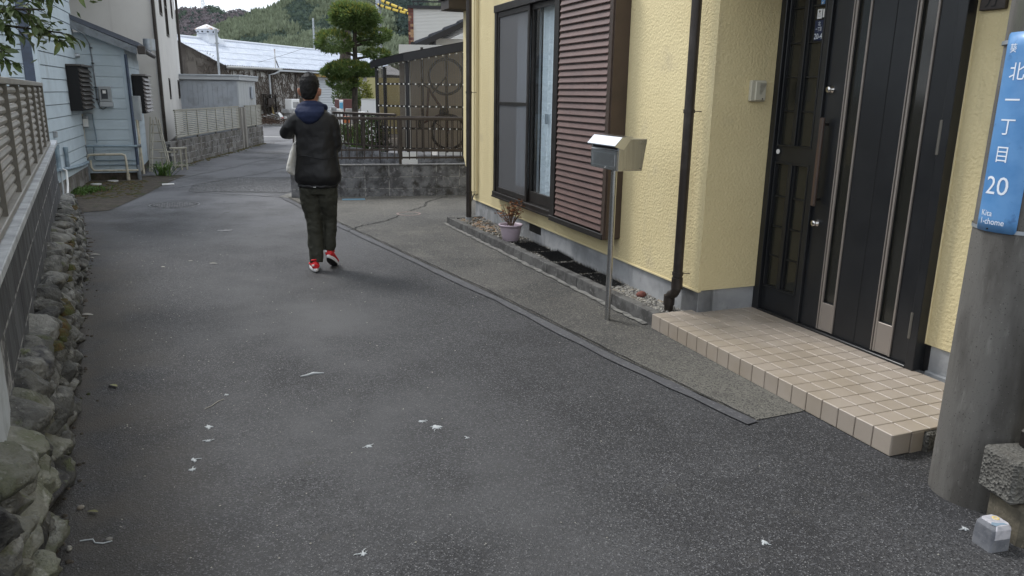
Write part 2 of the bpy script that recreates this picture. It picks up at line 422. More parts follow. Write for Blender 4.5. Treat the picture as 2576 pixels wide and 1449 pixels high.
M['rust'] = mat('rusty_white', (.60, .60, .60), .6, var=[(3.5, (.33, .16, .08), .55, .66)])
M['vent_white'] = mat('vent_white', (.60, .63, .68), .5, .1)
M['galv'] = mat('galvanised', (.40, .43, .46), .4, .5, var=[(8, (.33, .36, .39), .45, .6)])
M['shed_grey'] = mat('shed_grey', (.40, .43, .47), .5, .15, .5, var=[(4, (.33, .35, .38), .45, .6)])
M['shed_light'] = mat('shed_light', (.47, .49, .51), .4, .2)
M['shutter_white'] = mat('shutter_white', (.58, .60, .62), .5, bump=(11, .8, .05, 'wave', 'Z'))
M['yellow_beam'] = mat('yellow_beam', (.55, .36, .10), .7, var=[(2, (.62, .52, .32), .5, .62)])
M['rail_brown'] = mat('railing_brown', (.040, .031, .026), .45, .3, .5, var=[(6, (.07, .056, .047), .55, .7)])
M['shed_black'] = mat('shed_frame_black', (.02, .02, .023), .4, .3, .5)
M['bolt_white'] = mat('bolt_white', (.8, .8, .78), .4)
M['tile_roof'] = mat('tile_roof_blue', (.055, .062, .08), .4, .1, .5, rand=.2, var=[(4, (.085, .095, .12), .5, .65)])
M['brick'] = mat('brick_red', (.175, .065, .05), .8, rand=.35, var=[(20, (.14, .05, .04), .4, .6)])
M['brick_tan'] = mat('brick_tan', (.36, .22, .12), .8, rand=.2)
M['siding_white'] = mat('siding_white', (.62, .61, .58), .7)
M['bark'] = mat('bark', (.075, .062, .05), .95, var=[(25, (.035, .03, .025), .42, .6)], bump=(40, .9, .02), stretch=(1, 1, .25))
M['foliage'] = mat('foliage_pine', (.145, .21, .065), .5, 0, .4, trans=.5, var=[(4, (.085, .135, .045), .45, .62), (10, (.17, .22, .065), .58, .70)])
M['foliage_tip'] = mat('foliage_tip', (.27, .27, .06), .5, 0, .4, trans=.4, var=[(20, (.14, .17, .045), .4, .6)])
M['leaf'] = mat('leaf_gloss', (.068, .10, .030), .48, 0, .4, rand=.45, trans=.3, var=[(7, (.115, .125, .028), .55, .70)])
M['grass'] = mat('weed_green', (.085, .16, .035), .6, trans=.35, var=[(30, (.12, .17, .05), .5, .65)])
M['bush'] = mat('bush_green', (.065, .10, .035), .6, trans=.35, var=[(5, (.10, .11, .03), .5, .65)])
M['dry_grass'] = mat('dry_grass', (.11, .075, .055), .95, var=[(8, (.07, .045, .035), .45, .6)])
M['hair'] = mat('hair', (.007, .0065, .0065), .6, 0, .25)
M['skin'] = mat('skin', (.40, .20, .13), .55, 0, .4, var=[(20, (.36, .17, .11), .45, .6)])
M['jacket'] = mat('jacket_black', (.0062, .006, .0066), .52, 0, .4, bump=(8, .22, .03), bump2=(300, .1, .001))
M['hood'] = mat('hood_navy', (.0125, .019, .050), .85, 0, .3, bump=(400, .3, .001))
M['trouser'] = mat('trouser_olive', (.034, .034, .025), .75, 0, .3, bump=(14, .45, .025), stretch=(1, 1, 1.6))
M['shoe_red'] = mat('shoe_red', (.55, .012, .018), .6, bump=(500, .4, .001))
M['sole_white'] = mat('sole_white', (.72, .71, .72), .6)
M['sole_black'] = mat('sole_black', (.02, .02, .02), .8)
M['tote'] = mat('tote_white', (.66, .64, .59), .85, bump=(8, .4, .03))
M['dropping'] = mat('dropping_white', (.42, .44, .45), .8)
M['dead_leaf'] = mat('fallen_leaf', (.26, .25, .09), .6, rand=.4)
M['pale_chip'] = mat('pale_chip', (.30, .285, .25), .8, rand=.3)
M['cast_iron'] = mat('cast_iron', (.17, .17, .175), .6, .4, .5, var=[(20, (.10, .10, .105), .45, .6)])
M['iron_dark'] = mat('iron_dark', (.035, .035, .037), .7)
M['seam'] = mat('pale_seam', (.20, .20, .205), .9, var=[(5, (.13, .13, .135), .45, .6)])
M['lid_tan'] = mat('lid_tan', (.21, .16, .145), .8, var=[(14, (.16, .12, .11), .45, .6)])
M['lid_blue'] = mat('lid_blue', (.10, .19, .26), .6)
M['paint_line'] = mat('road_paint', (.62, .62, .60), .7, var=[(12, (.4, .4, .4), .55, .7)])
M['cable_yellow'] = mat('cable_yellow', (.70, .52, .10), .5)
M['cable_black'] = mat('cable_black', (.02, .02, .02), .6)
M['wood_grey'] = mat('wood_grey', (.42, .40, .34), .8, var=[(14, (.30, .28, .23), .42, .62)], stretch=(1, 1, .3))
M['maroon'] = mat('cabinet_maroon', (.10, .028, .028), .35, 0, .5)
M['red_print'] = mat('red_print', (.60, .05, .04), .6)
M['blue_print'] = mat('blue_print', (.10, .35, .55), .6)
M['orange'] = mat('orange_crate', (.50, .16, .06), .6)
M['junk_grey'] = mat('junk_grey', (.34, .34, .34), .7, var=[(4, (.24, .24, .24), .45, .6)])
M['yellow_wall'] = mat('yellow_wall_far', (.50, .46, .24), .8)
M['cream'] = mat('cream_plastic', (.50, .47, .37), .5)
M['kerbstone'] = mat('kerbstone', (.42, .42, .41), .85)

# ------------------------------------------------------------------ ground, road, paving
def sheet(name, pts, z, m):
    return struct(MB().quad(*[(x, y, z) for x, y in pts]).build(name, m))
struct(MB().quad((-1500, -300, -.03), (1500, -300, -.03), (1500, 2500, -.03), (-1500, 2500, -.03)).build('ground', M['ground']))
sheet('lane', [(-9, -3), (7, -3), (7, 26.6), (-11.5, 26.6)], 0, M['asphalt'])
sheet('street', [(-60, 25.6), (40, 25.6), (40, 36.2), (-60, 36.2)], .004, M['street'])
for y0, y1 in ((27.3, 27.45), (34.9, 35.1)):
    sheet('road_marking', [(-60, y0), (40, y0), (40, y1), (-60, y1)], .008, M['paint_line'])
struct(MB().box(-60, 40, 36.2, 36.45, -.02, .13).build('kerb', M['kerbstone']))
struct(MB().box(-60, 40, 36.45, 80, -.02, .10).build('pavement', M['soil']))
# aggregate concrete apron in front of the house, mortar joint along it
joint = [(1.24, 3.54), (.66, 4.5), (-.06, 5.81), (-.76, 6.96), (-1.47, 8.15), (-2.19, 9.34), (-2.9, 10.55), (-3.5, 11.62)]
sheet('apron', joint[::-1] + [(1.52, 3.66), (3.6, 5.5), (3, 13.2), (-.2, 13.0)], .004, M['apron'])
mb = MB()
lo, hi = [], []
for i, (x, y) in enumerate([(1.51, 3.60), (1.40, 3.54)] + joint):
    lo.append((x, y))
def strip(pts, wd, z, wob=0, seed=1, seg=6):
    r_ = random.Random(seed); A = []; B = []
    P = []
    for i in range(len(pts) - 1):
        for k in range(seg):
            t = k / seg
            P.append((pts[i][0] * (1 - t) + pts[i + 1][0] * t, pts[i][1] * (1 - t) + pts[i + 1][1] * t))
    P.append(pts[-1])
    for i, p in enumerate(P):
        a, b = P[max(i - 1, 0)], P[min(i + 1, len(P) - 1)]
        d = Vector((b[0] - a[0], b[1] - a[1])).normalized(); n = Vector((-d.y, d.x))
        o = r_.uniform(-wob, wob); w2 = wd * .5 * r_.uniform(.75, 1.25) if wob else wd * .5
        A.append((p[0] + n.x * (o + w2), p[1] + n.y * (o + w2), z)); B.append((p[0] + n.x * (o - w2), p[1] + n.y * (o - w2), z))
    m = MB()
    for i in range(len(P) - 1):
        m.quad(B[i], B[i + 1], A[i + 1], A[i])
    return m
jl = [(x - .05, y - .03) for x, y in joint]
struct(strip([(1.215, 3.50)] + jl[1:], .075, .008, .002, 3).build('mortar_joint', M['mortar']))
struct(strip([(1.24, 3.545)] + [(x + .012, y + .005) for x, y in joint[1:]], .008, .011, .006, 5, 14).build('joint_crack', M['crack']))
for pts, sd in (([(-1.05, 11.95), (-1.30, 11.3), (-1.28, 10.85), (-1.42, 10.36)], 6), ([(-1.50, 9.95), (-1.60, 9.5), (-1.85, 9.1), (-1.92, 8.75)], 8)):
    struct(strip(pts, .016, .009, .02, sd, 10).build('crack', M['crack']))
# older coarse asphalt patch further up the lane and its seams
sheet('asphalt_patch', [(-5.23, 12.12), (-3.62, 12.2), (-3.70, 13.2), (-4.0, 14.5), (-5.3, 14.2), (-5.55, 13.1)], .004, M['asphalt_far'])
for pts, sd, wd in (([(-5.6, 12.5), (-5.35, 13.6), (-5.0, 15.2), (-4.6, 18.0), (-4.9, 24)], 11, .03), ([(-6.2, 13.6), (-6.0, 15.8), (-5.9, 19.5), (-6.2, 25)], 12, .03), ([(-3.65, 11.62), (-5.2, 12.1)], 13, .03)):
    struct(strip(pts, wd, .009, .02, sd, 8).build('seam', M['seam']))
# corner slab by the block wall
sheet('corner_slab', [(-3.62, 11.60), (-3.42, 11.45), (-3.36, 12.2), (-3.50, 12.7)], .010, M['spill'])

def manhole(name, label, x, y, r, m, studs):
    t = thing(name, label, 'manhole', (x, y, 0), .4)
    MB().lathe([(r * 1.10, -.02), (r * 1.10, .006), (r * 1.02, .008), (r * 1.02, -.02)], n=36).build('frame', m, t)
    MB().lathe([(r, -.02), (r, .005), (r * .92, .006), (r * .90, .002), (.001, .002)], n=36).build('cover', M['iron_dark'] if studs else m, t)
    if studs:
        sm = MB().box(-.026, .026, -.010, .010, .001, .010, .003).mesh('stud'); sm.materials.append(m)
        for q in range(-5, 6):
            for k in range(-8, 9):
                px, py = k * r * .105, q * r * .16
                if math.hypot(px, py) < r * .86:
                    link('stud', sm, m, t, (px, py, 0), (0, 0, R(45 if (q + k) % 2 else -45)))
manhole('manhole_cover', 'large round patterned iron manhole cover in the lane', -4.79, 10.62, .31, M['cast_iron'], True)
manhole('valve_cover', 'small round iron valve cover in the asphalt left of the walker', -3.35, 8.67, .075, M['cast_iron'], False)
manhole('drain_cover', 'plain tan drain lid in the concrete apron beside the block wall', -1.41, 10.13, .15, M['lid_tan'], False)
o = MB().box(-.17, .17, -.06, .06, -.01, .014, .004).build('meter_lid', M['lid_blue']); o.location = (-2.42, 11.42, 0); o.rotation_euler = (0, 0, R(13))
tag(o, 'flat blue water meter lid at the foot of the block wall', 'lid')

# ------------------------------------------------------------------ left: stone retaining wall, block wall, louvre fence
LF, LA = frame(0, 0, 29.2)
def lerp_tab(tab, s):
    for (a, va), (b, vb) in zip(tab, tab[1:]):
        if s <= b:
            return va + (vb - va) * max(0, (s - a) / (b - a))
    return tab[-1][1]
FOOT = [(1, -.29), (2.2, -.27), (2.7, -.257), (3.2, -.22), (3.9, -.20), (5.2, -.175), (6.3, -.17), (7.2, -.125), (8.9, -.10), (10.4, -.155), (11.9, -.196), (12.6, -.27)]
TOPZ = [(1, .52), (3.2, .50), (4.2, .42), (9, .36), (10.5, .26), (11.6, .14), (12.6, .05)]
sw = thing('stone_retaining_wall', 'low wall of rounded mossy field stones under the grey block wall', 'stone wall', LF(-.3, 2.0), LA)
lcl = lambda x, y, z: (x + .3, y - 2.0, z)
# soil and mortar core behind the stones
secs = []
ss = [1 + .4 * k for k in range(30)]
mb = MB()
for a, b in zip(ss, ss[1:]):
    ra = [lcl(lerp_tab(FOOT, a) - .12, a, -.02), lcl(-.235 if a > 5 else -.31, a, lerp_tab(TOPZ, a) - .07), lcl(-.62, a, lerp_tab(TOPZ, a) - .02)]
    rb = [lcl(lerp_tab(FOOT, b) - .12, b, -.02), lcl(-.235 if b > 5 else -.31, b, lerp_tab(TOPZ, b) - .07), lcl(-.62, b, lerp_tab(TOPZ, b) - .02)]
    mb.quad(ra[0], ra[1], rb[1], rb[0]).quad(ra[1], ra[2], rb[2], rb[1])
mb.build('soil_core', M['soil'], sw)
def stone_mesh(seed, sub):
    import bmesh
    bm = bmesh.new(); bmesh.ops.create_icosphere(bm, subdivisions=sub, radius=1)
    of = Vector((seed * 7.3, seed * 3.1, seed * 1.7)); rr = random.Random(seed)
    cuts = [(Vector((rr.gauss(0, 1), rr.gauss(0, 1), rr.gauss(0, 1))).normalized(), rr.uniform(.58, .85)) for _ in range(9)]
    for v in bm.verts:
        p = v.co.copy()
        for n_, d_ in cuts:                                  # worn facets
            k = p.dot(n_) - d_
            if k > 0: p -= n_ * k * .86
        k = 1 + .13 * noise.noise(v.co * 1.3 + of) + .07 * noise.noise(Vector((v.co.x * 2, v.co.y * 2, v.co.z * 6)) + of) + .05 * noise.noise(v.co * 7 + of)
        v.co = p * k * 1.22
    me = bpy.data.meshes.new('stone'); bm.to_mesh(me); bm.free()
    me.polygons.foreach_set('use_smooth', [True] * len(me.polygons)); me.materials.append(M['stone'])
    return me
SM3 = [stone_mesh(i, 4) for i in range(12)]
SMP = [stone_mesh(40 + i, 4) for i in range(8)]
for me in SMP: me.materials[0] = M['stone_pale']
SM2 = [stone_mesh(20 + i, 3) for i in range(12)]
rs = random.Random(21)
for row in range(5):
    y = 1.5 + rs.uniform(0, .15)
    while y < 12.4:
        near = y < 5
        top = lerp_tab(TOPZ, y)
        big = y < 4.2
        rz_ = rs.uniform(.055, .08) if big else rs.uniform(.035, .06)
        ry = rs.uniform(.075, .13) if big else rs.uniform(.05, .11)
        z = .05 + row * (.120 if big else .088) + rs.uniform(-.025, .025)
        if z < top + .015:
            fx = lerp_tab(FOOT, y) + rs.uniform(-.03, .012)
            frac = min(1, z / max(top, .05))
            wallx = -.27 if big else -.25
            rx = rs.uniform(.09, .13) if big else rs.uniform(.06, .10)
            x = fx + (wallx - fx) * .8 * frac - rx * .86
            o = link('stone', rs.choice(SMP if y < 3.3 and rs.random() < .8 else (SM3 if near else SM2)), None, sw, lcl(x, y + ry * .5, z), (rs.uniform(-.4, .4), rs.uniform(-.35, .35), rs.uniform(-.7, .7)))
            o.scale = (rx * 1.1, ry * 1.1, rz_ * 1.1)
        y += ry * 1.75
# moss cushions and small rubble on the ledge
mb = MB(); rs = random.Random(5)
for k in range(150):
    y = rs.choice([rs.uniform(4.0, 5.2), rs.uniform(6.8, 10.3), rs.uniform(5, 11)]); fx = -.33 + rs.uniform(0, .13)
    z = lerp_tab(TOPZ, y) - .035; r_ = rs.uniform(.02, .055)
    mb.lathe([(r_, -.02), (r_ * .8, r_ * .22), (r_ * .4, r_ * .38), (.001, r_ * .42)], lcl(fx, y, z), 7, False)
stuff(mb.build('moss', M['moss'], sw))
mb = MB()
for k in range(110):
    y = rs.uniform(2.2, 12); fx = lerp_tab(FOOT, y) + abs(rs.gauss(0, .05)) - .01; r_ = rs.uniform(.004, .012)
    mb.lathe([(r_, -.01), (r_ * .9, r_ * .5), (r_ * .4, r_ * .8), (.001, r_ * .85)], lcl(fx, y, 0), 6, False)
for k in range(60):
    y = rs.uniform(6, 11.5); fx = lerp_tab(FOOT, y) + rs.uniform(-.02, .04); r_ = rs.uniform(.015, .04)
    mb.lathe([(r_, -.01), (r_ * .7, r_ * .2), (.001, r_ * .3)], lcl(fx, y, 0), 7, False)
stuff(mb.build('rubble', M['soil'], sw))

# block wall on top of it
bw = thing('block_wall', 'dark weathered concrete block wall with pale flat coping under the louvre fence', 'wall', LF(-.335, 3, 0), LA)
B_ = lambda x, y, z: (x, y - 3, z)
bm_ = MB().box(-.10, 0, .005, .395, .006, .194, .003).mesh('block'); bm_.materials.append(M['block_dark'])
for row, z in enumerate((.31, .51, .71)):
    zz = z - .0
    y0 = 0 if row % 2 == 0 else -.2
    k = 0
    while y0 + .4 * k < 7.25:
        yy = y0 + .4 * k
        if yy >= -.001:
            link('block', bm_, None, bw, (0, yy, zz))
        k += 1
MB().box(-.095, -.0012, .01, 7.2, .0, .905).build('joint', M['joint_dark'], bw)
cm = MB().box(-.125, .022, 0, .994, .905, .945, .004).mesh('coping'); cm.materials.append(M['cap'])
for k in range(-2, 8):
    if k * 1.0 < 7.3:
        link('coping', cm, None, bw, (0, k * 1.0 + .2, 0))
rw = MB().box(-.11, .004, -3.2, -.004, .15, .905, .01).build('rendered_wall', M['render_white'])
rw.location = LF(-.335, 3, 0); rw.rotation_euler = (0, 0, LA)
tag(rw, 'pale rendered end of the left wall behind the nearest stones', 'wall')

fl = thing('louvre_fence', 'taupe aluminium louvre fence on the block wall at the left edge', 'fence', LF(-.40, 3, .945), LA)
prof = [(.016, 0), (.030, .014), (.033, .030), (.026, .046), (.012, .052), (.004, .048), (.012, .040), (.014, .022)]
sl = MB().prism([(x, z) for x, z in prof], 1, .022, .978).mesh('slat'); sl.materials.append(M['alu_taupe'])
for bay in range(-2, 7):
    for k in range(11):
        link('slat', sl, None, fl, (-.01, bay * 1.0 + .28, .045 + k * .0545))
    MB().box(-.012, .040, bay * 1.0 + .268, bay * 1.0 + .294, .0, .655, .003).build('mullion', M['alu_taupe_dark'], fl)
MB().box(-.012, .040, 7.268, 7.30, .0, .655, .003).build('mullion', M['alu_taupe_dark'], fl)
MB().box(-.02, .044, -2, 7.30, .652, .690, .004).build('top_rail', M['alu_taupe'], fl)
MB().box(-.02, .044, -2, 7.30, .004, .04, .004).build('bottom_rail', M['alu_taupe'], fl)

# ------------------------------------------------------------------ overhanging broadleaf tree behind the fence
tr = thing('broadleaf_tree', 'glossy broadleaf tree reaching over the fence at the top left corner', 'tree', (-5.74, 5.6, .0))
MB().tube([(0, 0, 0), (.05, .02, .8), (-.04, .05, 1.6), (.06, .1, 2.4)], [.09, .075, .06, .04], 10).build('trunk', M['bark'], tr)
limbs = [
    [(.0, .05, 1.5), (.6, .1, 1.72), (1.3, .25, 1.86), (1.9, .4, 1.90), (2.25, .5, 1.86)],
    [(.03, .08, 1.9), (.7, .2, 2.02), (1.4, .35, 2.16), (2.0, .5, 2.22), (2.42, .55, 2.18)],
    [(.03, .06, 2.1), (.6, .2, 2.25), (1.3, .5, 2.45), (1.9, .6, 2.5)],
    [(1.0, .18, 1.80), (1.5, .2, 1.74), (1.95, .3, 1.70)],
    [(1.0, .25, 2.08), (1.6, .3, 2.0), (2.2, .4, 2.02)],
    [(.03, .06, 1.8), (-.4, -.3, 2.2), (-.8, -.5, 2.6)],
]
limbs = [[(x, y, z + .13 * min(1, max(0, x))) for x, y, z in lb] for lb in limbs]
for lb in limbs:
    MB().tube(lb, [.024 - .0185 * i / (len(lb) - 1) for i in range(len(lb))], 6).build('limb', M['bark'], tr)
def leaf_mesh(curl):
    mb = MB(); n = 6; Lp = []; Rp = []; C_ = []
    for i in range(n + 1):
        t = i / n; wd = .19 * math.sin(math.pi * min(1, t * .96 + .04)) ** .8
        z = -curl * t * t
        C_.append((t, 0, z)); Lp.append((t, wd, z + .06 * wd / .19)); Rp.append((t, -wd, z + .06 * wd / .19))
    for i in range(n):
        mb.add([C_[i], C_[i + 1], Lp[i + 1], Lp[i]], [(0, 1, 2, 3)], True)
        mb.add([Rp[i], Rp[i + 1], C_[i + 1], C_[i]], [(0, 1, 2, 3)], True)
    me = mb.mesh('leaf'); me.materials.append(M['leaf']); return me
LM = [leaf_mesh(c) for c in (.1, .35, .6, .2)]
rs = random.Random(3); cnt = 0
twigs = MB()
for li, lb in enumerate(limbs[:5]):
    pts = [Vector(p) for p in lb]
    for k in range(18 if li != 2 else 6):
        t = rs.uniform(.60, 1); i = min(int(t * (len(pts) - 1)), len(pts) - 2); f = t * (len(pts) - 1) - i
        p = pts[i].lerp(pts[i + 1], f)
        d = Vector((rs.uniform(.1, 1), rs.uniform(-.6, .6), rs.uniform(-.55, .5))).normalized()
        ln = rs.uniform(.06, .20); q = p + d * ln; q.z -= .02
        twigs.tube([p, (p + q) * .5 + Vector((0, 0, .01)), q], [.004, .003, .002], 4)
        for j in range(4):
            if cnt >= 298: break
            cnt += 1
            e = p.lerp(q, .4 + .2 * j)
            az_ = math.atan2(d.y, d.x) + rs.uniform(-1.3, 1.3)
            o = link('leaf', rs.choice(LM), None, tr, e, (rs.uniform(-.9, .9), rs.uniform(-.1, 1.1), az_))
            s_ = rs.uniform(.075, .115); o.scale = (s_, s_ * rs.uniform(.9, 1.2), s_)
stuff(twigs.build('twig', M['bark'], tr))
mb = MB()
for k in range(1900):                                        # finer leaves filling the crown
    lb = limbs[rs.choice((0, 1, 1, 2, 3, 4, 5))]; i = rs.randrange(len(lb) - 1); p = Vector(lb[i]).lerp(Vector(lb[i + 1]), rs.random())
    p += Vector((rs.gauss(0, .10), rs.gauss(0, .12), rs.gauss(0, .06)))
    if k > 500 and not (1.2 < p.x < 2.3 and rs.random() < .6): continue
    d = Vector((rs.uniform(-.6, 1), rs.uniform(-.8, .8), rs.uniform(-.9, .3))).normalized() * rs.uniform(.05, .09); s2 = d.cross(Vector((rs.gauss(0, 1), rs.gauss(0, 1), 1))).normalized() * rs.uniform(.012, .018)
    mb.add([p, p + d * .45 + s2, p + d, p + d * .45 - s2], [(0, 1, 2, 3)])
stuff(mb.build('foliage', M['leaf'], tr))

# ------------------------------------------------------------------ blue clapboard house
BF, BA = frame(-7.5, 13.4, 21)
bh = thing('blue_house', 'pale blue clapboard house with lean-to and wall pipes on the left', 'house', BF(0, 0, 0), BA)
def board(poly, ax, a, b):
    return MB().prism(poly, ax, a, b).build('siding_board', M['siding_blue'], bh)
P_ = .18
nb = 24
for k in range(nb):
    z0, z1 = .26 + k * P_ + .004, .26 + (k + 1) * P_ - .004
    sec = lambda s: [(0, z0), (.018 * s, z0 + .004), (.012 * s, z1), (0, z1)]
    MB().prism(sec(1), 1, -3.08, -.002).build('siding_board', M['siding_blue'], bh)            # flank towards the lane
    MB().prism([(-3.1 - p, q) for p, q in sec(1)], 0, -4.0, -.02).build('siding_board', M['siding_blue'], bh)   # gable towards the camera
MB().box(-4, -.02, -3.08, 0, 0, .26 + nb * P_).build('wall_core', M['siding_blue'], bh)
MB().box(-.16, -.135 + .10, -3.145, -3.12, .3, 4.4).build('corner_band', M['blue_trim'], bh)
MB().box(-.035, .024, -3.15, -3.085, .2, 4.4, .004).build('corner_post', M['siding_blue'], bh)
MB().prism([(-4.4, 4.3), (-2, 5.6), (.4, 4.3), (.4, 4.4), (-2, 5.75), (-4.4, 4.4)], 1, -3.5, 3).build('roof', M['roof_grey'], bh)
MB().box(-4, .01, -3.11, .0, -.02, .26, .005).build('foundation', M['block_mossy'], bh)
# lean-to end wall
rf = lambda x: 2.66 - .41 * x
for k in range(15):
    z0, z1 = .16 + k * P_ + .003, .16 + (k + 1) * P_ - .003
    if k == 0: z0 = .13
    xr = .75 if rf(.75) > z1 else max(0, (2.66 - z1) / .41)
    if xr < .05: break
    x2 = .75 if rf(.75) > z0 else (2.66 - z0) / .41
    MB().add([(0, -.014, z0), (x2, -.014, z0), (xr, -.010, z1), (0, -.010, z1), (0, .05, z0), (x2, .05, z0), (xr, .05, z1), (0, .05, z1)],
             [(0, 1, 2, 3), (3, 2, 6, 7), (1, 5, 6, 2), (0, 4, 5, 1), (4, 0, 3, 7), (5, 4, 7, 6)]).build('siding_board', M['siding_blue'], bh)
    MB().prism([(.75, z0), (.764, z0), (.760, z1), (.75, z1)], 1, .0, 2.6).build('siding_board', M['siding_blue'], bh) if z1 < 2.3 else None
MB().box(.0, .745, .02, 2.6, 0, 2.3).build('wall_core', M['siding_blue'], bh)
MB().box(.71, .772, -.022, .03, .13, 2.36, .003).build('corner_post', M['siding_blue'], bh)
MB().box(.02, .77, -.005, 2.6, -.02, .13).build('foundation', M['soil'], bh)
MB().add([(-.05, -.16, 2.72), (1.02, -.16, 2.28), (1.02, 2.7, 2.28), (-.05, 2.7, 2.72), (-.05, -.16, 2.80), (1.02, -.16, 2.36), (1.02, 2.7, 2.36), (-.05, 2.7, 2.80)],
         [(3, 2, 1, 0), (4, 5, 6, 7), (0, 1, 5, 4), (1, 2, 6, 5), (2, 3, 7, 6), (3, 0, 4, 7)]).build('lean_to_roof', M['roof_grey'], bh)
MB().add([(-.02, -.175, 2.56), (.98, -.175, 2.16), (.98, -.175, 2.28), (-.02, -.175, 2.70), (-.02, -.14, 2.56), (.98, -.14, 2.16), (.98, -.14, 2.28), (-.02, -.14, 2.70)],
         [(0, 1, 2, 3), (5, 4, 7, 6), (1, 5, 6, 2), (0, 4, 5, 1)]).build('bargeboard', M['pipe_grey'], bh)
MB().tube([(1.05, -.25, 2.25), (1.05, 2.7, 2.24)], .045, 10).build('gutter', M['dark_brown'], bh)
MB().box(1.0, 1.12, -.30, -.20, 2.16, 2.30, .01).build('gutter_box', M['dark_brown'], bh)
MB().cyl((1.14, .5, 2.26), (1.14, .5, 2.46), .10, n=16).build('flue', M['galv'], bh)
# lane-side window behind a projecting louvre screen
def louvre(name, x0, x1, y0, y1, z0, z1, n, m, parent):
    g = MB().box(x0, x1 - .05, y0, y1, z0 - .03, z1 + .02).build(name, M['black'], parent)
    MB().box(x0, x1 + .01, y0 - .02, y1 + .02, z1 + .02, z1 + .05, .004).build('hood', m, g)
    p = (z1 - z0) / n
    me = MB().add([(0, 0, 0), (.035, 0, 0), (-.015, 0, p * .92), (-.022, 0, p * .9), (0, y1 - y0, 0), (.035, y1 - y0, 0), (-.015, y1 - y0, p * .92), (-.022, y1 - y0, p * .9)],
                  [(0, 1, 2, 3), (7, 6, 5, 4), (1, 5, 6, 2), (0, 4, 5, 1), (3, 7, 4, 0), (2, 6, 7, 3)]).mesh('slat'); me.materials.append(m)
    for k in range(n):
        link('slat', me, None, g, (x1 - .035, y0, z0 + k * p))
    return g
louvre('window_screen', .02, .24, -1.15, -.08, 1.26, 1.90, 9, M['louver_dark'], bh)
louvre('window_screen', .78, 1.0, .75, 2.1, 1.17, 1.80, 9, M['louver_grey'], bh)
# electricity meter and cable
mt = MB().box(.30, .50, -.075, -.014, 1.36, 1.62, .012).build('electricity_meter', M['grey_plastic'], bh)
MB().box(.345, .445, -.081, -.072, 1.41, 1.57).build('meter_window', M['lcd'], mt)
MB().box(.37, .42, -.085, -.079, 1.50, 1.55).build('meter_display', M['white'], mt)
MB().prism([(-.075, 1.36), (-.014, 1.36), (-.014, 1.27), (-.095, 1.28)], 0, .31, .51).build('terminal_cover', M['grey_plastic'], mt)
cb = [(-.02, -.03, 3.01), (-.03, -.03, 2.81), (-.01, -.04, 2.61), (.09, -.19, 2.53), (.2, -.19, 2.46), (.25, -.03, 2.31), (.26, -.025, 2.1), (.27, -.025, 1.6), (.265, -.025, 1.40), (.29, -.025, 1.27), (.34, -.03, 1.23), (.40, -.04, 1.27)]
ca_ = MB().tube(cb, .011, 6).build('cable', M['pipe_grey'], bh)
for z in (2.25, 2.0, 1.6, 1.4):
    MB().box(.245, .285, -.042, -.01, z - .008, z + .008).build('cable_clip', M['black'], ca_)
MB().lathe([(.045, 0), (.045, .03), (.03, .08), (.028, .085)], n=14).xf(Matrix.Translation((.0, -.02, 2.12)) @ Matrix.Rotation(R(90), 4, 'Y')).build('vent_cap', M['galv'], bh)
def pipe(pts, r, m, nm='pipe'):
    return MB().tube(pts, r, 10).build(nm, M[m], bh)
pipe([(-.02, -.12, .61), (.87, -.12, .60)], .022, 'pipe_blue')
for x in (.0, .86):
    MB().cyl((x - .03, -.12, .605), (x + .03, -.12, .605), .028, n=10).build('pipe_joint', M['pipe_grey'], bh)
pipe([(.0, -.12, .40), (.05, -.12, .455), (.10, -.12, .46), (.57, -.12, .46), (.61, -.12, .44), (.62, -.12, .38), (.63, -.12, .02)], .020, 'pipe_cream')
MB().cyl((.63, -.12, -.01), (.63, -.12, .12), .029, n=12).build('pipe_joint', M['pipe_cream'], bh)
pipe([(.06, -.10, .36), (.06, -.10, .24), (.09, -.10, .185), (.14, -.10, .18), (.80, -.10, .175)], .018, 'pipe_cream')
pipe([(.13, -.05, .58), (.12, -.05, .38), (.15, -.05, .355), (.80, -.05, .35)], .012, 'pipe_blue')
pipe([(.12, -.04, .27), (.78, -.04, .27)], .012, 'pipe_blue')
pipe([(.01, -.10, 1.15), (.0, -.10, .57)], .020, 'pipe_cream')
pipe([(.0, -.10, .57), (.02, -.10, .44), (.0, -.12, .0)], .024, 'pipe_grey')
pipe([(-.06, -.16, .62), (-.055, -.16, .20)], .018, 'pipe_grey')
MB().cyl((-.06, -.2, -.01), (-.06, -.2, .16), .045, n=14).build('drain_trap', M['pipe_grey'], bh)
MB().tube([(-.06, -.2, .09), (-.16, -.26, .09), (-.22, -.30, .09)], .040, 12).build('drain_trap', M['pipe_grey'], bh)
MB().lathe([(.018, -.03), (.03, -.02), (.034, 0), (.03, .02), (.018, .03)], n=10).xf(Matrix.Translation((.0, -.15, .45)) @ Matrix.Rotation(R(90), 4, 'X')).build('valve', M['pipe_grey'], bh)
gm = MB().box(.02, .10, -.16, -.06, .92, 1.12, .015).build('gas_regulator', M['grey_plastic'], bh)
MB().box(.025, .105, -.168, -.162, .94, 1.07).build('label_card', M['white'], gm)
pipe([(.03, -.08, 1.15), (.10, -.08, 1.17), (.18, -.06, 1.16)], .013, 'galv')
pipe([(.17, -.05, 1.16), (.19, -.05, .65)], .010, 'pipe_blue')
pipe([(.79, -.06, 2.16), (.80, -.06, .27)], .026, 'blue_trim', 'downpipe')
pipe([(.80, -.06, .27), (.81, -.06, -.01)], .032, 'pipe_grey', 'downpipe')
pipe([(.85, -.02, 1.05), (.86, -.02, .60), (.88, .0, .10)], .018, 'pipe_cream')
eb = MB().box(.77, .90, .25, .62, 1.03, 1.46, .008).build('meter_cabinet', M['grey_plastic'], bh)
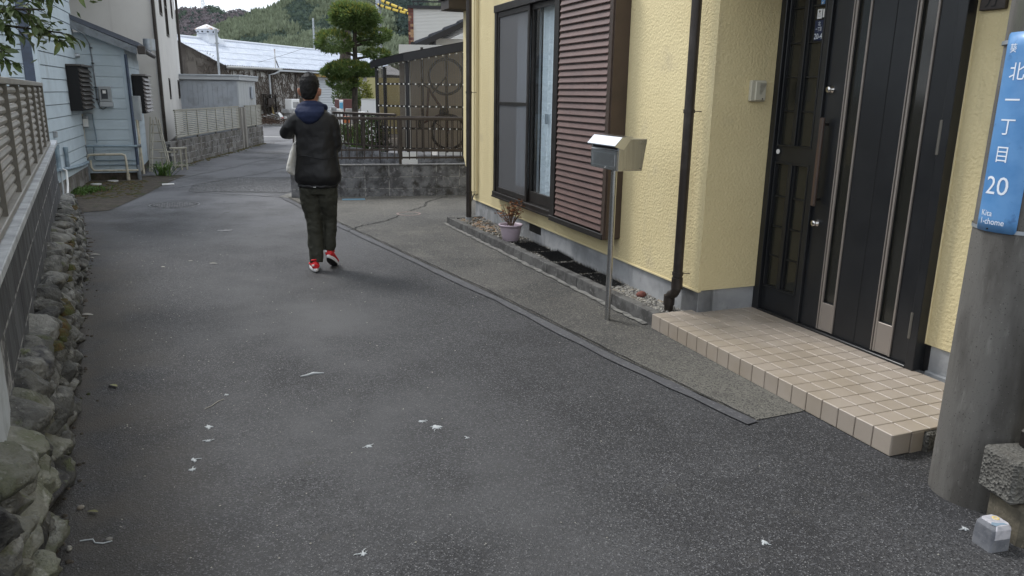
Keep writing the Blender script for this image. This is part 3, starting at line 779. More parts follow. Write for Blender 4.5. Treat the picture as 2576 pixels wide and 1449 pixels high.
for dy in (.3, .4, .5):
    pipe([(.83, dy, 1.03), (.82, dy, .6), (.80, dy, .12)], .014, 'pipe_grey' if dy == .4 else 'pipe_cream')
for y in (-2.85, -2.2):
    pipe([(.05, y, .78 if y < -2.5 else .70), (.05, y, .44)], .028, 'pipe_blue')
    MB().cyl((.05, y, .76 if y < -2.5 else .68), (.05, y, .81 if y < -2.5 else .73), .034, n=12).build('pipe_joint', M['pipe_blue'], bh)
pipe([(.05, -3.0, .47), (.05, -2.2, .41), (.05, -.9, .35), (.04, -.25, .34)], .026, 'pipe_blue')
pipe([(.06, -2.75, .46), (.10, -2.68, .43), (.11, -2.75, .25), (.12, -2.95, .08), (.12, -3.2, .03)], .016, 'white', 'hose')
pipe([(.06, -2.85, .43), (.08, -2.95, .2), (.10, -3.15, .04)], .012, 'grey_plastic', 'hose')
MB().box(.01, .06, -2.78, -2.70, .90, .99, .008).build('outdoor_socket', M['grey_plastic'], bh)

# yard strip in front of it: concrete, moss and weeds, inspection lids, long white tube on the road
sheet('yard_concrete', [BF(.75, -3.9)[:2], BF(1.05, -2.4)[:2], BF(1.25, -1.0)[:2], BF(1.55, .6)[:2], BF(.7, .6)[:2], BF(-.3, -.1)[:2], BF(-.05, -4.2)[:2]], .006, M['soil'])
for x, y, r_ in ((-7.03, 13.28, .085), (-7.0, 13.72, .085), (-7.06, 12.78, .085)):
    o = MB().lathe([(r_, -.01), (r_, .014), (r_ * .9, .018), (.001, .018)], n=24).build('inspection_lid', M['kerbstone']); o.location = (x, y, .006)
    tag(o, 'small round pale inspection lid in the mossy strip, %s' % {13.28: 'the middle one', 13.72: 'nearest the pipes', 12.78: 'nearest the weeds'}[y], 'drain lid', 'inspection lids by the blue house')
def blades(name, cx, cy, n, rx, ry, hmin, hmax, m, seed, lean=.5, wd=.008, par=None):
    r_ = random.Random(seed); mb = MB()
    for k in range(n):
        x = cx + r_.gauss(0, rx); y = cy + r_.gauss(0, ry); h = r_.uniform(hmin, hmax); a = r_.uniform(0, 6.3); ln = h * lean * r_.uniform(.4, 1.4)
        dx, dy = math.cos(a), math.sin(a); px, py = -dy * wd, dx * wd
        a0 = (x - px, y - py, 0); b0 = (x + px, y + py, 0)
        mx_, my_, mz = x + dx * ln * .45, y + dy * ln * .45, h * .8
        mb.add([a0, b0, (mx_ + px * .8, my_ + py * .8, mz), (mx_ - px * .8, my_ - py * .8, mz), (x + dx * ln, y + dy * ln, h * .72)], [(0, 1, 2, 3), (3, 2, 4)])
    return mb.build(name, m, par)
stuff(blades('weeds', -6.76, 11.85, 520, .13, .20, .03, .09, M['grass'], 4, 1.3, .010), 'bright green weeds on the mossy strip by the blue house', 'weeds')
stuff(blades('grass_tuft', -6.62, 14.35, 60, .07, .07, .18, .34, M['grass'], 9, 1.6, .011), 'strappy green grass tuft beside the grey downpipe', 'grass')
mb = MB(); rs = random.Random(8)
for k in range(220):
    p = BF(rs.uniform(.05, .95), rs.uniform(-2.6, -.3)); r_ = rs.uniform(.02, .06)
    mb.lathe([(r_, -.01), (r_ * .7, r_ * .16), (.001, r_ * .22)], (p[0], p[1], .006), 7, False)
stuff(mb.build('ground_moss', M['moss']), 'brown green moss patches on the strip by the blue house', 'moss')
o = MB().tube([(0, 0, .02), (.16, .10, .02)], .016, 8).build('tube', M['white']); o.location = (-5.95, 12.80, 0); tag(o, 'short white plastic tube lying on the lane', 'tube')

# white folding ladder and step stool leaning in the corner
lad = thing('stepladder', 'pale folded stepladder leaning against the lean-to corner', 'ladder', (-7.02, 15.1, 0), R(20))
for sx, hx in ((-.20, -.10), (.16, .06)):
    MB().tube([(sx, 0, 0), (hx * .6 - .05, .25, 1.05)], .016, 6).build('rail', M['wood_grey'], lad)
    MB().tube([(sx + .05, -.12, 0), (hx * .6, .2, 1.0)], .014, 6).build('rail', M['wood_grey'], lad)
for k in range(6):
    t = (k + .6) / 6.5
    MB().tube([(-.20 + t * .1, t * .25, t * 1.05), (.16 - t * .10, t * .25, t * 1.05)], .013, 6).build('rung', M['wood_grey'], lad)
st = thing('step_stool', 'weathered slatted wooden stool beside the ladder and wall end', 'stool', (-6.96, 15.45, 0), R(25))
for k, (x, z) in enumerate(((-.18, .35), (.02, .42))):
    MB().box(x - .02, x + .30, -.1, .06, z, z + .03, .004).build('tread', M['wood_grey'], st)
for x in (-.16, -.04, .08, .20, .30):
    MB().box(x - .014, x + .014, -.09, -.06, 0, .38 if x < 0 else .44).build('leg', M['wood_grey'], st)
    MB().box(x - .014, x + .014, .03, .055, 0, .38 if x < 0 else .44).build('leg', M['wood_grey'], st)
MB().box(-.18, .32, -.085, -.065, .08, .11).build('stretcher', M['wood_grey'], st)

# ------------------------------------------------------------------ beige two-storey house behind
EF, EA = frame(-7.6, 16.85, 19.6)
be = thing('beige_house', 'tall beige rendered house with slim dark windows behind the blue lean-to', 'house', EF(0, 0, 0), EA)
def holes_wall(name, m, ax, c, u0, u1, z0, z1, holes, depth, parent, out):
    us = sorted({u0, u1} | {h[0] for h in holes} | {h[1] for h in holes}); zs = sorted({z0, z1} | {h[2] for h in holes} | {h[3] for h in holes})
    mb = MB(); P = (lambda u, z, d=0: (c + d, u, z)) if ax == 0 else (lambda u, z, d=0: (u, c + d, z))
    def q(*p):
        n = (Vector(p[1]) - Vector(p[0])).cross(Vector(p[2]) - Vector(p[0]))
        return p, n
    for a, b in zip(us, us[1:]):
        for e, f in zip(zs, zs[1:]):
            if any(h[0] <= a and b <= h[1] and h[2] <= e and f <= h[3] for h in holes): continue
            p, n = q(P(a, e), P(b, e), P(b, f), P(a, f))
            mb.quad(*(p if n.dot(Vector(out)) > 0 else p[::-1]))
    for h in holes:
        a, b, e, f = h
        mb.quad(P(a, e), P(a, f), P(a, f, depth), P(a, e, depth)); mb.quad(P(b, e), P(b, e, depth), P(b, f, depth), P(b, f))
        mb.quad(P(a, e), P(a, e, depth), P(b, e, depth), P(b, e)); mb.quad(P(a, f), P(b, f), P(b, f, depth), P(a, f, depth))
    return mb.build(name, m, parent)
wins = [(2.30, 3.0, 2.83, 4.2), (1.59, 1.92, 1.36, 1.84), (4.50, 5.05, 1.35, 1.83), (4.40, 4.85, 3.42, 4.3), (.9, 1.5, 3.2, 4.1)]
holes_wall('wall', M['beige_wall'], 0, 0, 0, 6.06, .47, 6.2, wins, -.10, be, (1, 0, 0))
holes_wall('wall', M['beige_wall'], 1, 0, -7, 0, .0, 6.2, [], 0, be, (0, -1, 0))
MB().quad((0, 6.06, .47), (-7, 6.06, .47), (-7, 6.06, 6.2), (0, 6.06, 6.2)).build('wall', M['beige_wall'], be)
MB().quad((-7, 0, 0), (-7, 0, 6.2), (-7, 6.06, 6.2), (-7, 6.06, 0)).build('wall', M['beige_wall'], be)
MB().box(-7, -.02, .02, 6.04, -.02, .47).build('foundation', M['foundation'], be)
MB().box(-7.4, .4, -.4, 6.4, 6.2, 6.4).build('roof', M['roof_grey'], be)
for a, b, e, f in wins:
    wn = MB()
    for (p0, p1, q0, q1) in ((a, a + .05, e, f), (b - .05, b, e, f), (a + .05, b - .05, e, e + .05), (a + .05, b - .05, f - .05, f)):
        wn.box(-.08, .015, p0, p1, q0, q1)
    if f - e > .7: wn.box(-.08, .01, a + .05, b - .05, (e + f) / 2 - .02, (e + f) / 2 + .02)
    wn = wn.build('window', M['dark_brown'], be)
    MB().quad((-.06, a, e), (-.06, b, e), (-.06, b, f), (-.06, a, f)).build('pane', M['lcd'], wn)
for p in ((-.04, -.05), (.05, 6.03)):
    MB().tube([(p[0], p[1], .2), (p[0], p[1], 6.2)], .035, 8).build('downpipe', M['dark_brown'], be)
MB().box(-.005, .03, .1, 6.0, .44, .475).build('drip_edge', M['dark_brown'], be)

# ------------------------------------------------------------------ second block wall with khaki louvre fence
WF, WA = frame(-7.14, 15.91, 5.06)
w2 = thing('block_wall', 'mossy low block wall running up the lane in front of the beige house', 'wall', WF(0, 0, 0), WA)
bm2 = MB().box(-.12, 0, .006, .294, .005, .143, .006).mesh('block'); bm2.materials.append(M['block_mossy'])
for row in range(4):
    h0 = row * .148 - .06
    for k in range(-1, 28):
        yy = k * .3 + (0 if row % 2 else .15)
        if yy < -.01 or yy > 8.05 or 5.55 < yy < 6.1: continue
        link('block', bm2, None, w2, (0, yy, h0))
MB().box(-.115, -.004, .0, 5.75, -.05, .525).build('joint', M['joint_dark'], w2)
MB().box(-.115, -.004, 6.25, 8.25, -.05, .525).build('joint', M['joint_dark'], w2)
mb = MB(); rs = random.Random(18)
for k in range(420):
    y = rs.uniform(.0, 8.2); x = abs(rs.gauss(0, .10)); r_ = rs.uniform(.012, .045)
    mb.lathe([(r_, -.01), (r_ * .7, r_ * .2), (.001, r_ * .3)], (x, y, 0), 7, False)
stuff(mb.build('moss', M['moss'], w2))
f2_ = thing('louvre_fence', 'khaki louvre fence panel on the mossy wall, with its tall post', 'fence', WF(-.04, .5, .53), WA)
for y0, y1 in ((.0, 5.1), (5.80, 7.65)):
    n = max(2, round((y1 - y0) / .72)); st_ = (y1 - y0) / n
    for k in range(13):
        MB().prism([(0, 0), (.022, .002), (.012, .027), (-.004, .027)], 1, y0, y1).xf(Matrix.Translation((.0, 0, .07 + k * .0415))).build('slat', M['alu_khaki'], f2_)
    for k in range(n + 1):
        MB().box(.018, .030, y0 + k * st_ - .012, y0 + k * st_ + .012, .05, .62).build('mullion', M['alu_khaki'], f2_)
        if k % 2 == 0: MB().box(-.02, .01, y0 + k * st_ - .02, y0 + k * st_ + .02, .0, .06).build('foot', M['alu_taupe_dark'], f2_)
    MB().box(-.015, .028, y0, y1, .605, .64).build('top_rail', M['alu_khaki'], f2_)
    MB().box(-.015, .028, y0, y1, .05, .075).build('bottom_rail', M['alu_khaki'], f2_)
MB().box(-.09, .06, 5.22, 5.36, -.53, .58, .005).build('post', M['alu_taupe'], f2_)
MB().box(-.09, .06, 5.58, 5.72, -.53, .60, .005).build('post', M['alu_taupe'], f2_)

# grey storage shed and thin steel pole behind it
sh = thing('storage_shed', 'grey metal storage shed behind the khaki fence', 'shed', (-7.79, 22.0, 0), R(6))
for k in range(12):
    MB().box(-1.66 + k * .135, -1.66 + k * .135 + .131, -.012, .0, 0, 1.85, .004).build('panel', M['shed_grey'], sh)
MB().box(-1.66, -.04, .0, 2.2, 0, 1.85).build('body', M['shed_grey'], sh)
for k in range(7):
    MB().box(-.038, -.02, .05 + k * .30, .05 + k * .30 + .285, 0, 1.85, .006).build('panel', M['shed_light'], sh)
MB().box(-.045, .0, -.03, .04, 0, 1.86, .004).build('corner_post', M['shed_light'], sh)
MB().box(-1.74, .06, -.09, 2.25, 1.86, 2.0, .012).build('roof', M['shed_light'], sh)
MB().box(-1.76, .075, -.11, 2.27, 1.955, 2.01, .01).build('fascia', M['galv'], sh)
MB().box(.0, .05, 1.4, 1.7, 1.35, 1.70, .01).build('wall_box', M['shed_grey'], sh)
sp = MB().tube([(0, 0, 0), (0, 0, 3.4)], .035, 10)
sp.cyl((0, 0, 3.38), (0, 0, 3.45), .045, n=10).box(-.06, .06, -.02, .02, 3.0, 3.04)
o = sp.build('steel_pole', M['galv']); o.location = (-9.44, 25, 0); tag(o, 'thin galvanised steel pole rising behind the grey shed', 'pole')

# ------------------------------------------------------------------ hills with forest
def tab(t, x):
    for (a, va), (b, vb) in zip(t, t[1:]):
        if x <= b:
            f = max(0, min(1, (x - a) / (b - a))); return va + (vb - va) * f
    return t[-1][1]
NEAR = [(-60, 2.0), (-30, 1.6), (-24, 2.2), (-21.5, 3.1), (-19.7, 4.2), (-18.2, 4.85), (-17.5, 5.05), (-16.7, 5.35), (-15.7, 5.95), (-13, 7.3), (-8, 9), (0, 9.5), (20, 8), (50, 6)]
FAR = [(-60, 4), (-30, 4.5), (-23, 4.72), (-22.6, 4.88), (-21.9, 4.85), (-21.1, 5.10), (-20.5, 4.98), (-20, 4.78), (-19.3, 4.95), (-18.7, 4.92), (-18, 4.85), (-10, 5), (20, 5), (50, 4)]
LOW = [(-60, .6), (-30, .8), (-22, 1.6), (-19.5, 2.4), (-17.5, 2.9), (-16.2, 3.15), (-14.9, 3.75), (-13.2, 4.1), (-11.5, 3.6), (-10, 3.9), (-8, 3.5), (0, 3), (50, 2)]
def hill_z(tb, az_, r, r0, r1):
    cz = math.tan(R(tab(tb, az_))) * r1
    t = max(0, min(1.6, (r - r0) / (r1 - r0)))
    k = t ** .85 if t < 1 else 1 - (t - 1) * .8
    return cz * max(k, 0) + 1.6 * noise.noise(Vector((az_ * .9, r * .013, 3.3))) * min(1, t * 2) * (r1 / 500)
def hill(tb, r0, r1, nm):
    mb = MB(); A = [-60 + 1.1 * i for i in range(100)]; rr = [r0 + (r1 - r0) * 1.5 * j / 22 for j in range(23)]
    vs = []
    for a in A:
        for r in rr:
            vs.append((r * math.sin(R(a)), r * math.cos(R(a)), hill_z(tb, a, r, r0, r1) - (.4 if r == r0 else 0)))
    n = len(rr)
    mb.add(vs, [(i * n + j, i * n + j + 1, (i + 1) * n + j + 1, (i + 1) * n + j) for i in range(len(A) - 1) for j in range(n - 1)], True)
    return struct(mb.build(nm, M['hillground']))
M['hillground'] = mat('hill_ground', (.055, .052, .04), .95, var=[(.02, (.05, .06, .025), .45, .6)])
hill(LOW, 120, 210, 'hill'); hill(NEAR, 260, 560, 'hill'); hill(FAR, 700, 1000, 'hill')
fm = bpy.data.materials.new('forest_crowns'); fm.use_nodes = True
_b = fm.node_tree.nodes['Principled BSDF']; _b.inputs['Roughness'].default_value = .8; _b.inputs['Specular IOR Level'].default_value = .2
_a = fm.node_tree.nodes.new('ShaderNodeVertexColor'); _a.layer_name = 'Col'
_t = fm.node_tree.nodes.new('ShaderNodeBsdfTranslucent'); _m = fm.node_tree.nodes.new('ShaderNodeMixShader'); _m.inputs[0].default_value = .35
fm.node_tree.links.new(_a.outputs[0], _t.inputs[0]); fm.node_tree.links.new(_b.outputs[0], _m.inputs[1]); fm.node_tree.links.new(_t.outputs[0], _m.inputs[2]); fm.node_tree.links.new(_m.outputs[0], fm.node_tree.nodes['Material Output'].inputs[0])
fm.node_tree.links.new(_a.outputs[0], _b.inputs['Base Color'])
def forest(name, tb, r0, r1, n, a0, a1, size, seed, pick, tmin=.02, label=''):
    r_ = random.Random(seed); vs = []; fs = []; cols = []
    for k in range(n):
        a = r_.uniform(a0, a1); t = r_.uniform(tmin, 1.04); r = r0 + (r1 - r0) * t
        x, y = r * math.sin(R(a)), r * math.cos(R(a)); z = hill_z(tb, a, r, r0, r1)
        c, plume = pick(a, t, r_)
        s = size * r_.uniform(.65, 1.35)
        for j in range(11):
            th = r_.uniform(0, 6.283); u = r_.uniform(-.25, 1)
            rad = math.sqrt(max(0, 1 - u * u)) * .55 * s
            hgt = s * (.55 + u * (.75 if plume else .45))
            px, py, pz = x + rad * math.cos(th), y + rad * math.sin(th), z + hgt
            l_ = s * r_.uniform(.22, .42)
            tx, ty = -math.sin(th) * l_ * .5, math.cos(th) * l_ * .5
            up = l_ * (1.2 if plume else .55)
            b = len(vs)
            vs += [(px - tx, py - ty, pz), (px + tx, py + ty, pz), (px + math.cos(th) * l_ * .3, py + math.sin(th) * l_ * .3, pz + up)]
            fs.append((b, b + 1, b + 2))
            g = r_.uniform(.75, 1.25); cols.append((c[0] * g, c[1] * g, c[2] * g))
    me = bpy.data.meshes.new(name); me.from_pydata(vs, [], fs); me.materials.append(fm)
    ca = me.color_attributes.new('Col', 'FLOAT_COLOR', 'CORNER')
    buf = [q for c in cols for _ in range(3) for q in (*c, 1)]
    ca.data.foreach_set('color', buf)
    o = bpy.data.objects.new(name, me); COL.objects.link(o)
    return stuff(o, label, 'forest')
BAMB, DARK, BRN, MID, GREY = (.175, .205, .140), (.070, .098, .090), (.185, .165, .178), (.098, .132, .104), (.19, .178, .188)  # tree colours lightened and blued: distant haze painted into them
def pick_near(a, t, r_):
    n1 = noise.noise(Vector((a * .42, t * 3.2, 1.5))); n2 = noise.noise(Vector((a * .8, t * 6, 9.1)))
    if a > -12.5 and t > .45 and n1 > -.15: return (GREY if n2 > .1 else BRN), False
    if n1 > .08: return BAMB, True
    if n1 < -.28: return DARK, False
    return ((BAMB, True) if n2 > .25 else (MID if r_.random() < .7 else DARK, False))
def pick_far(a, t, r_):
    n1 = noise.noise(Vector((a * .7, t * 3, 4.4)))
    if n1 > .22: return MID, False
    return (BRN if r_.random() < .75 else DARK), False
def pick_low(a, t, r_):
    n1 = noise.noise(Vector((a * .6, t * 2, 7.4)))
    return (BAMB, True) if n1 > -.12 or r_.random() < .3 else ((MID if n1 > -.3 else DARK), False)
forest('forest', NEAR, 260, 560, 15000, -24, -5, 4.0, 2, pick_near, .18, 'bamboo and evergreen forest covering the near hillside')
forest('forest', FAR, 700, 1000, 4200, -25, -16, 6.5, 3, pick_far, .45, 'bare brown woodland along the far left ridge')
forest('forest', LOW, 120, 210, 5200, -21, -7, 1.7, 4, pick_low, .1, 'pale bamboo grove at the foot of the hill behind the white roof')

py = thing('pylon', 'tiny lattice pylon on the far ridge below the clouds', 'pylon', (1000 * math.sin(R(-21.37)), 1000 * math.cos(R(-21.37)), 84))
mb = MB()
for sx in (-1, 1):
    for sy in (-1, 1):
        mb.tube([(sx * 2.6, sy * 2.6, 0), (sx * 1.0, sy * 1.0, 22), (sx * .6, sy * .6, 34)], .22, 4)
for k in range(8):
    z = k * 4; h_ = 2.6 - k * .22
    for sy in (-1, 1):
        mb.tube([(-h_, sy * h_, z), (h_ * .9, sy * h_ * .9, z + 4)], .12, 4); mb.tube([(h_, sy * h_, z), (-h_ * .9, sy * h_ * .9, z + 4)], .12, 4)
mb.build('mast', M['galv'], py)
for z in (20, 25, 30):
    MB().tube([(-5, 0, z), (0, 0, z + 1), (5, 0, z)], .25, 4).build('crossarm', M['galv'], py)

# ------------------------------------------------------------------ warehouse with white corrugated roof
HF2, HA2 = frame(-13.08, 35.28, -20)
wh = thing('warehouse', 'old warehouse with white corrugated roof and dead ivy on its wall', 'warehouse', HF2(0, 0, 0), HA2)
holes_wall('wall', M['warehouse_wall'], 0, 0, 0, 17, 0, 2.72, [(7.3, 9.4, 0, 2.33)], -.12, wh, (1, 0, 0))
MB().prism([(0, 0), (0, 2.66), (-2.75, 3.86), (-5.5, 2.66), (-5.5, 0)], 1, -.02, .2).build('gable_wall', M['stained_gable'], wh)
MB().prism([(0, 0), (0, 2.66), (-2.75, 3.86), (-5.5, 2.66), (-5.5, 0)], 1, 16.8, 17).build('gable_wall', M['stained_gable'], wh)
def corr(x0, z0, x1, z1, y0, y1, pitch, amp, m, nm, seg=4, step=.02):
    mb = MB(); n = int((y1 - y0) / pitch * 6)
    for s_ in range(seg):
        a, b = s_ / seg, (s_ + 1) / seg + (.02 if s_ < seg - 1 else 0)
        vs = []
        for i in range(n + 1):
            y = y0 + (y1 - y0) * i / n; d = amp * math.sin(2 * math.pi * (y - y0) / pitch) + .006 * noise.noise(Vector((y * 1.3, s_ * 3.1, 0)))
            for t in (a, b):
                off = (seg - s_) * 0 + (step if t == b else 0)
                vs.append((x0 + (x1 - x0) * t, y, z0 + (z1 - z0) * t + d + off))
        mb.add(vs, [(2 * i, 2 * i + 2, 2 * i + 3, 2 * i + 1) for i in range(n)], True)
    return mb.build(nm, m, wh)
corr(-2.75, 3.96, .30, 2.66, -.3, 17.2, .16, .026, M['roof_white'], 'roof')
corr(-2.75, 3.96, -5.8, 2.66, -.3, 17.2, .16, .026, M['roof_white'], 'roof')
MB().tube([(-2.75, -.3, 3.98), (-2.75, 17.2, 3.98)], .07, 8).build('ridge_cap', M['vent_white'], wh)
MB().prism([(.30, 2.60), (-2.75, 3.90), (-2.75, 3.96), (.30, 2.66)], 1, -.32, -.28).build('verge_board', M['dark_brown'], wh)
MB().tube([(.34, -.2, 2.60), (.34, 3.7, 2.62)], .05, 8).build('gutter', M['kerbstone'], wh)
MB().box(.18, .24, 2, 17, 2.50, 2.64).build('eave_board', M['rail_brown'], wh)
MB().box(.30, .40, 3.4, 12, 2.52, 2.60, .01).build('gutter', M['shed_light'], wh)
MB().tube([(.36, 3.5, 2.52), (.25, 3.2, 2.40), (.10, 3.02, 2.36), (.10, 3.05, .95)], .045, 8).build('downpipe', M['shed_light'], wh)
MB().tube([(.10, 3.05, .95), (.10, 3.2, .25)], .05, 8).build('downpipe', M['yellow_beam'], wh)
MB().tube([(.06, 3.22, 2.5), (.06, 3.25, .3)], .02, 6).build('downpipe', M['dark_brown'], wh)
MB().tube([(.06, 5.2, 2.4), (.06, 5.2, .8)], .03, 6).build('downpipe', M['dark_brown'], wh)
shu = MB().box(-.10, -.05, 7.32, 9.38, 0, 2.33).build('shutter', M['shutter_white'], wh)
for k in range(26):
    MB().prism([(-.05, 0), (-.028, .03), (-.05, .085)], 1, 7.36, 9.34).xf(Matrix.Translation((0, 0, .05 + k * .087))).build('shutter_slat', M['shed_light'], shu)
MB().box(-.02, .04, 7.22, 7.32, 0, 2.36).build('shutter_frame', M['kerbstone'], wh)
MB().box(-.01, .10, 5.85, 10, 2.36, 2.52).build('lintel', M['yellow_beam'], wh)
MB().tube([(.3, 3.28, 2.70), (.3, 3.28, 3.56)], .03, 6).build('roof_post', M['rust'], wh)
MB().tube([(.3, 3.26, 3.16), (.3, 3.52, 2.72)], .025, 6).build('roof_post', M['dark_brown'], wh)
# ridge ventilator
vt = MB().rings([[(-2.75 + a, 2.24 + b, z) for a, b in ((-w_, -w_), (w_, -w_), (w_, w_), (-w_, w_))] for w_, z in ((.62, 3.62), (.50, 3.92), (.38, 4.05), (.34, 4.12), (.33, 4.24))], sm=False).build('ventilator', M['vent_white'], wh)
MB().rings([[(-2.75 + r_ * math.cos(6.2832 * k / 12), 2.24 + r_ * math.sin(6.2832 * k / 12), z) for k in range(12)] for r_, z in ((.40, 4.20), (.46, 4.22), (.54, 4.36), (.54, 4.40))], sm=False).build('ventilator_ring', M['vent_white'], vt)
for k in range(12):
    a = 6.2832 * (k + .5) / 12
    MB().cyl((-2.75 + .47 * math.cos(a), 2.24 + .47 * math.sin(a), 4.29), (-2.75 + .505 * math.cos(a), 2.24 + .505 * math.sin(a), 4.285), .038, n=8).build('vent_hole', M['black'], vt)
MB().lathe([(.58, 4.39), (.57, 4.42), (.12, 4.62), (.001, 4.66)], (-2.75, 2.24, 0), 12).build('ventilator_cap', M['rust'], vt)
# dead ivy stems all over the wall
mb = MB(); rs = random.Random(14)
for k in range(620):
    y = rs.uniform(.05, 7.0); z = rs.uniform(.1, 2.4); a = rs.uniform(.9, 2.2) if rs.random() < .6 else rs.uniform(0, 3.14); pts = []
    for j in range(6):
        pts.append((.025 + rs.uniform(0, .03), y, z)); a += rs.uniform(-.6, .6); y += math.cos(a) * .11; z += math.sin(a) * .11
        z = min(z, 2.5); y = max(.03, min(7.15, y))
    mb.tube(pts, rs.uniform(.008, .022), 4, False)
stuff(mb.build('dead_ivy', M['vine'], wh))
mb = MB()
for k in range(140):
    y = rs.uniform(-.05, .1); x = -rs.uniform(0, 2.6); z = rs.uniform(1.2, 2.3 - x * .43); a = rs.uniform(0, 3.14); pts = []
    x = -abs(rs.gauss(0, .8)); z = min(z, 2.5 - x * .43)
    for j in range(5):
        pts.append((x, -.05 - rs.uniform(0, .03), z)); a += rs.uniform(-.6, .6); x += math.cos(a) * .10; z += math.sin(a) * .10
    mb.tube(pts, rs.uniform(.006, .016), 4, False)
stuff(mb.build('dead_ivy', M['vine'], wh))

# things left along the warehouse wall
def junk(nm, label, cat, x, y, build):
    p = HF2(x, y, .10); t = thing(nm, label, cat, p, HA2); build(t)
junk('white_cabinet', 'white slatted cabinet leaning at the ivy wall left of the head of the walker', 'cabinet', .9, 3.63, lambda t: (
    MB().box(-.2, .2, -.33, .33, 0, 1.12, .02).build('body', M['white'], t), [MB().box(.2, .215, -.22, .24, z, z + .28, .01).build('drawer', M['junk_grey'], t) for z in (.35, .70)]))
junk('refuse_bag', 'white bag of refuse standing on the dirt beside the ivy wall', 'bag', 1.0, 2.42, lambda t: (
    MB().ell([(0, 0, 0, .15, .15), (0, 0, .1, .18, .18), (0, 0, .34, .17, .16), (0, 0, .42, .10, .10), (0, 0, .5, .03, .03)], 12).build('bag', M['white'], t), MB().box(.172, .182, -.10, .06, .22, .27).build('print', M['red_print'], t)))
junk('refuse_bag', 'second white refuse bag, right of the first by the ivy wall', 'bag', 1.05, 2.9, lambda t: MB().ell([(0, 0, 0, .14, .14), (0, 0, .1, .17, .17), (0, 0, .28, .15, .15), (0, 0, .38, .04, .04)], 12).build('bag', M['white'], t))
junk('wash_trough', 'grey concrete wash trough below the white cabinet', 'trough', 1.2, 3.1, lambda t: (
    MB().box(-.2, .2, -.45, .45, .45, .66, .02).build('basin', M['junk_grey'], t), MB().box(-.15, .15, -.3, -.15, 0, .45).build('leg', M['junk_grey'], t), MB().box(-.15, .15, .15, .3, 0, .45).build('leg', M['junk_grey'], t)))
junk('rusty_frame', 'dark rusty shelf frame against the ivy wall', 'shelf', .25, 2.7, lambda t: (
    [MB().box(-.03, .03, y - .02, y + .02, 0, 1.35).build('upright', M['dark_brown'], t) for y in (-.4, .1, .5)], [MB().box(-.15, .2, -.4, .5, z, z + .03).build('shelf', M['rail_brown'], t) for z in (.75, 1.3)], MB().box(-.05, .08, -.15, .25, .8, 1.15, .02).build('box', M['rail_brown'], t)))
junk('plank_pile', 'pale broken planks lying on the brown mound', 'planks', 1.5, 1.2, lambda t: [MB().box(-.05, .05, -.5, .5, 0, .03).xf(Matrix.Translation((.05 * k, .08 * k, .25 + .05 * k)) @ Matrix.Rotation(.25 * k - .2, 4, 'Z') @ Matrix.Rotation(-.2, 4, 'X')).build('plank', M['kerbstone'], t) for k in range(4)])
mb = MB(); rs = random.Random(31)
for k in range(1400):
    y = rs.gauss(1.2, .9); x = 1.3 + rs.gauss(0, .45); h_ = .12 + .35 * math.exp(-((y - 1.1) / .9) ** 2 - ((x - 1.3) / .6) ** 2)
    p = HF2(x, y, .1 + h_ * rs.random()); a = rs.uniform(0, 6.3); ln = rs.uniform(.06, .16)
    mb.add([p, (p[0] + math.cos(a) * ln, p[1] + math.sin(a) * ln, p[2] + rs.uniform(-.03, .09)), (p[0] + .02, p[1], p[2] + .03)], [(0, 1, 2)])
stuff(mb.build('dry_brush', M['dry_grass']), 'brown dry brush heap below the ivy wall', 'brush')

# ------------------------------------------------------------------ utility poles and yellow covered cables
def upole(x, y, h, r, label):
    t = thing('utility_pole', label, 'pole', (x, y, 0))
    MB().cyl((0, 0, 0), (0, 0, h), r, r * .72, 14).build('mast', M['galv'], t)
    for z in (h * .55, h * .72, h * .9):
        MB().cyl((0, 0, z), (0, 0, z + .06), r * 1.1, n=12).build('band', M['galv'], t)
    MB().tube([(r * .9, -r * .6, 0), (r * .8, -r * .6, h * .8)], .035, 6).build('conduit', M['pipe_grey'], t)
upole(-15.27, 60, 6.95, .09, 'distant grey utility pole rising behind the white roof')
upole(-5.86, 34, 8.2, .13, 'grey utility pole partly hidden behind the topiary tree')
def cable(a, b, sag, r, m, label, rings=0):
    a, b = Vector(a), Vector(b); pts = []
    for k in range(17):
        t = k / 16; p = a.lerp(b, t); p.z -= sag * 4 * t * (1 - t); pts.append(p - a)
    t_ = thing('cable', label, 'cable', a)
    MB().tube(pts, r, 8).build('sleeve', M[m], t_)
    for k in range(rings):
        i = 1 + k * 14 // max(1, rings); d = (pts[i + 1] - pts[i]).normalized()
        MB().cyl(pts[i] - d * .03, pts[i] + d * .03, r * 1.35, n=8).build('clamp', M['cable_black'], t_)
cable((-5.86, 34, 5.42), (-4.1, 33.6, 4.74), .0, .055, 'cable_yellow', 'thick yellow sleeved cable running from the utility pole to the brick building', 6)
cable((-5.86, 33.9, 5.20), (-4.2, 33.6, 4.78), .04, .050, 'cable_yellow', 'lower yellow sleeved cable below the thick one at the utility pole', 5)
cable((-6.4, 34, 5.45), (-5.8, 33.8, 5.15), .0, .015, 'cable_black', 'thin black service wire left of the utility pole')
cable((-3.2, 23.6, 4.62), (-.6, 23.0, 4.05), .02, .035, 'cable_yellow', 'yellow cable crossing above the railing of the brick building', 0)
cable((-12.5, 38, 2.9), (-7.5, 36.5, 4.4), .1, .006, 'cable_black', 'thin wire rising from the warehouse eave')

